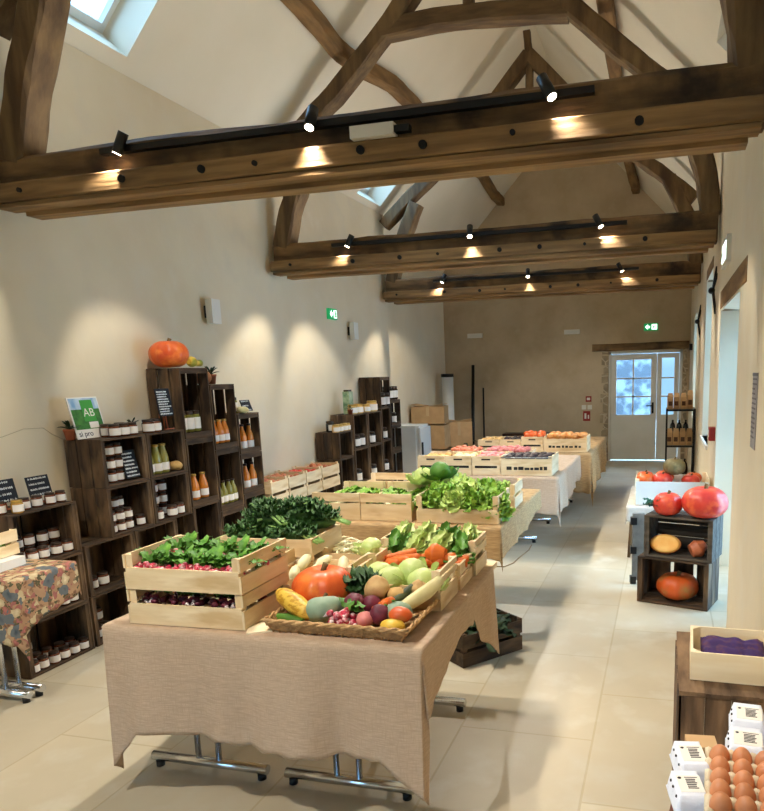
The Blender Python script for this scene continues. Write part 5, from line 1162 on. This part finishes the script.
def egg_carton(label, loc, rz, w=.10, l=.155, h=.068, tilt=0):
    o = thing('egg_carton',label,'egg carton',loc,rz); o.rotation_euler = (tilt,0,rz); vs = []; gx, gy = 16, 22
    MB().add([(-w/2,-l/2,.026),(w/2,-l/2,.026),(w/2,l/2,.026),(-w/2,l/2,.026),(-w*.4,-l*.44,0),(w*.4,-l*.44,0),(w*.4,l*.44,0),(-w*.4,l*.44,0)],[(0,1,2,3),(4,7,6,5),(0,4,5,1),(1,5,6,2),(2,6,7,3),(3,7,4,0)]).build('base',PULPW,o)
    for j in range(gy+1):
        for i in range(gx+1):
            u, v = 2*i/gx-1, 2*j/gy-1; e = min(1,(1-abs(u))*4.5)*min(1,(1-abs(v))*6); e = e*e*(3-2*e)
            sc = 1-.07*(abs(sin(v*pi*1.5)) < .25)*(abs(u) > .72)
            vs.append((u*w/2*sc,v*l/2,.028+(h-.028)*e))
    MB().add(vs,[(j*(gx+1)+i,j*(gx+1)+i+1,(j+1)*(gx+1)+i+1,(j+1)*(gx+1)+i) for j in range(gy) for i in range(gx)],None,True).build('lid',PULPW,o)
    MB().bb(-w*.30,w*.38,-l*.28,l*.24,h-.0005,h+.0008).build('label_sheet',PAPER,o)
    m = MB(); R = random.Random(4)
    for i in range(6):
        y = l*.10-i*l*.055; m.bb(-w*.06,-w*.06+w*R.uniform(.25,.38),y,y+l*.026,h+.0008,h+.0014)
    m.lathe([(.004,h+.0008),(.004,h+.0014)],10,Matrix.Translation((-w*.22,l*.16,0))); m.bb(-w*.08,w*.3,l*.17,l*.185,h+.0008,h+.0014); m.build('label_print',INK,o)
    m = MB()
    for y in (-.25,.05,.25): m.lathe([(.003,h*.80),(.003,h*.86)],8,Matrix.Translation((-w*.42,l*y,0)))
    m.build('air_hole',INK,o); return o
egg_carton('white egg carton with printed label, right behind the brown eggs',(.205,1.625,.722),-.08,.092,.125); egg_carton('white egg carton with printed label, farthest back on the egg table',(.222,1.755,.722),-.08,.088,.125)
egg_carton('white egg carton farther right, half cut off by the photo edge',(.32,1.70,.722),-.08,.092,.125)
egg_carton('white egg carton at the left table edge, its label by the tray corner',(.077,1.53,.722),.16,.075,.125); egg_carton('white egg carton at the left edge of the egg table, nearest the camera',(.068,1.405,.70+.022),.18,.072,.115)
tag(MB().bb(-.035,.035,-.03,.03,0,.045).build('cardboard_piece',KRAFT,None,(.105,1.63,.722),.1),'small tan cardboard piece behind the left egg cartons','cardboard')

# ------------------------------------------------------------------ world, camera
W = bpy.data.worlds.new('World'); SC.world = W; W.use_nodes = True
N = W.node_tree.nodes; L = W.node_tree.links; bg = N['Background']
tc = N.new('ShaderNodeTexCoord'); sx = N.new('ShaderNodeSeparateXYZ'); L.new(tc.outputs['Generated'], sx.inputs[0])
mr = N.new('ShaderNodeMapRange'); mr.inputs['From Min'].default_value = 0; mr.inputs['From Max'].default_value = .8; mr.inputs['To Min'].default_value = 1.1; mr.inputs['To Max'].default_value = 4.5
mr.inputs['To Max'].default_value = 16
L.new(sx.outputs['Z'], mr.inputs['Value'])
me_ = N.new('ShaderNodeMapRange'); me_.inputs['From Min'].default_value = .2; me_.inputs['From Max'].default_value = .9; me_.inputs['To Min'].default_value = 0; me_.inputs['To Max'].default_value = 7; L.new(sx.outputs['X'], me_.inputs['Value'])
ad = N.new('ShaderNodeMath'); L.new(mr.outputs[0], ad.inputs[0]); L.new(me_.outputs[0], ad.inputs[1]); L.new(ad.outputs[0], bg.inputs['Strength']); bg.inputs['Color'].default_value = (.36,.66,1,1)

cam = bpy.data.cameras.new('camera'); co = bpy.data.objects.new('camera', cam); COL.objects.link(co)
f, cx, cy = 699.62, 477.6, 503.97; yaw, pit, rol = -.26182881, .184287, .0261922
cam.sensor_fit = 'HORIZONTAL'; cam.sensor_width = 36; cam.lens = f/764*36
cam.shift_x = -(cx-382)/764; cam.shift_y = (cy-405.5)/764
fw = Vector((sin(yaw),cos(yaw),0)); rt = Vector((cos(yaw),-sin(yaw),0)); dn = Vector((0,0,-1))
f2 = fw*cos(pit)+dn*sin(pit); d2 = dn*cos(pit)-fw*sin(pit)
r3 = rt*cos(rol)+d2*sin(rol); d3 = d2*cos(rol)-rt*sin(rol)
co.matrix_world = Matrix(((r3.x,-d3.x,-f2.x,0),(r3.y,-d3.y,-f2.y,0),(r3.z,-d3.z,-f2.z,1.65),(0,0,0,1)))
cam.clip_start = .05
SC.camera = co
vs = SC.view_settings; vs.view_transform = 'Standard'; vs.look = 'None'; vs.gamma = 1; vs.use_curve_mapping = False; vs.exposure = 0.16
SC.cycles.max_bounces = 8; SC.cycles.diffuse_bounces = 5; SC.cycles.caustics_reflective = False; SC.cycles.caustics_refractive = False
SC.cycles.use_denoising = True; SC.cycles.sample_clamp_indirect = 6
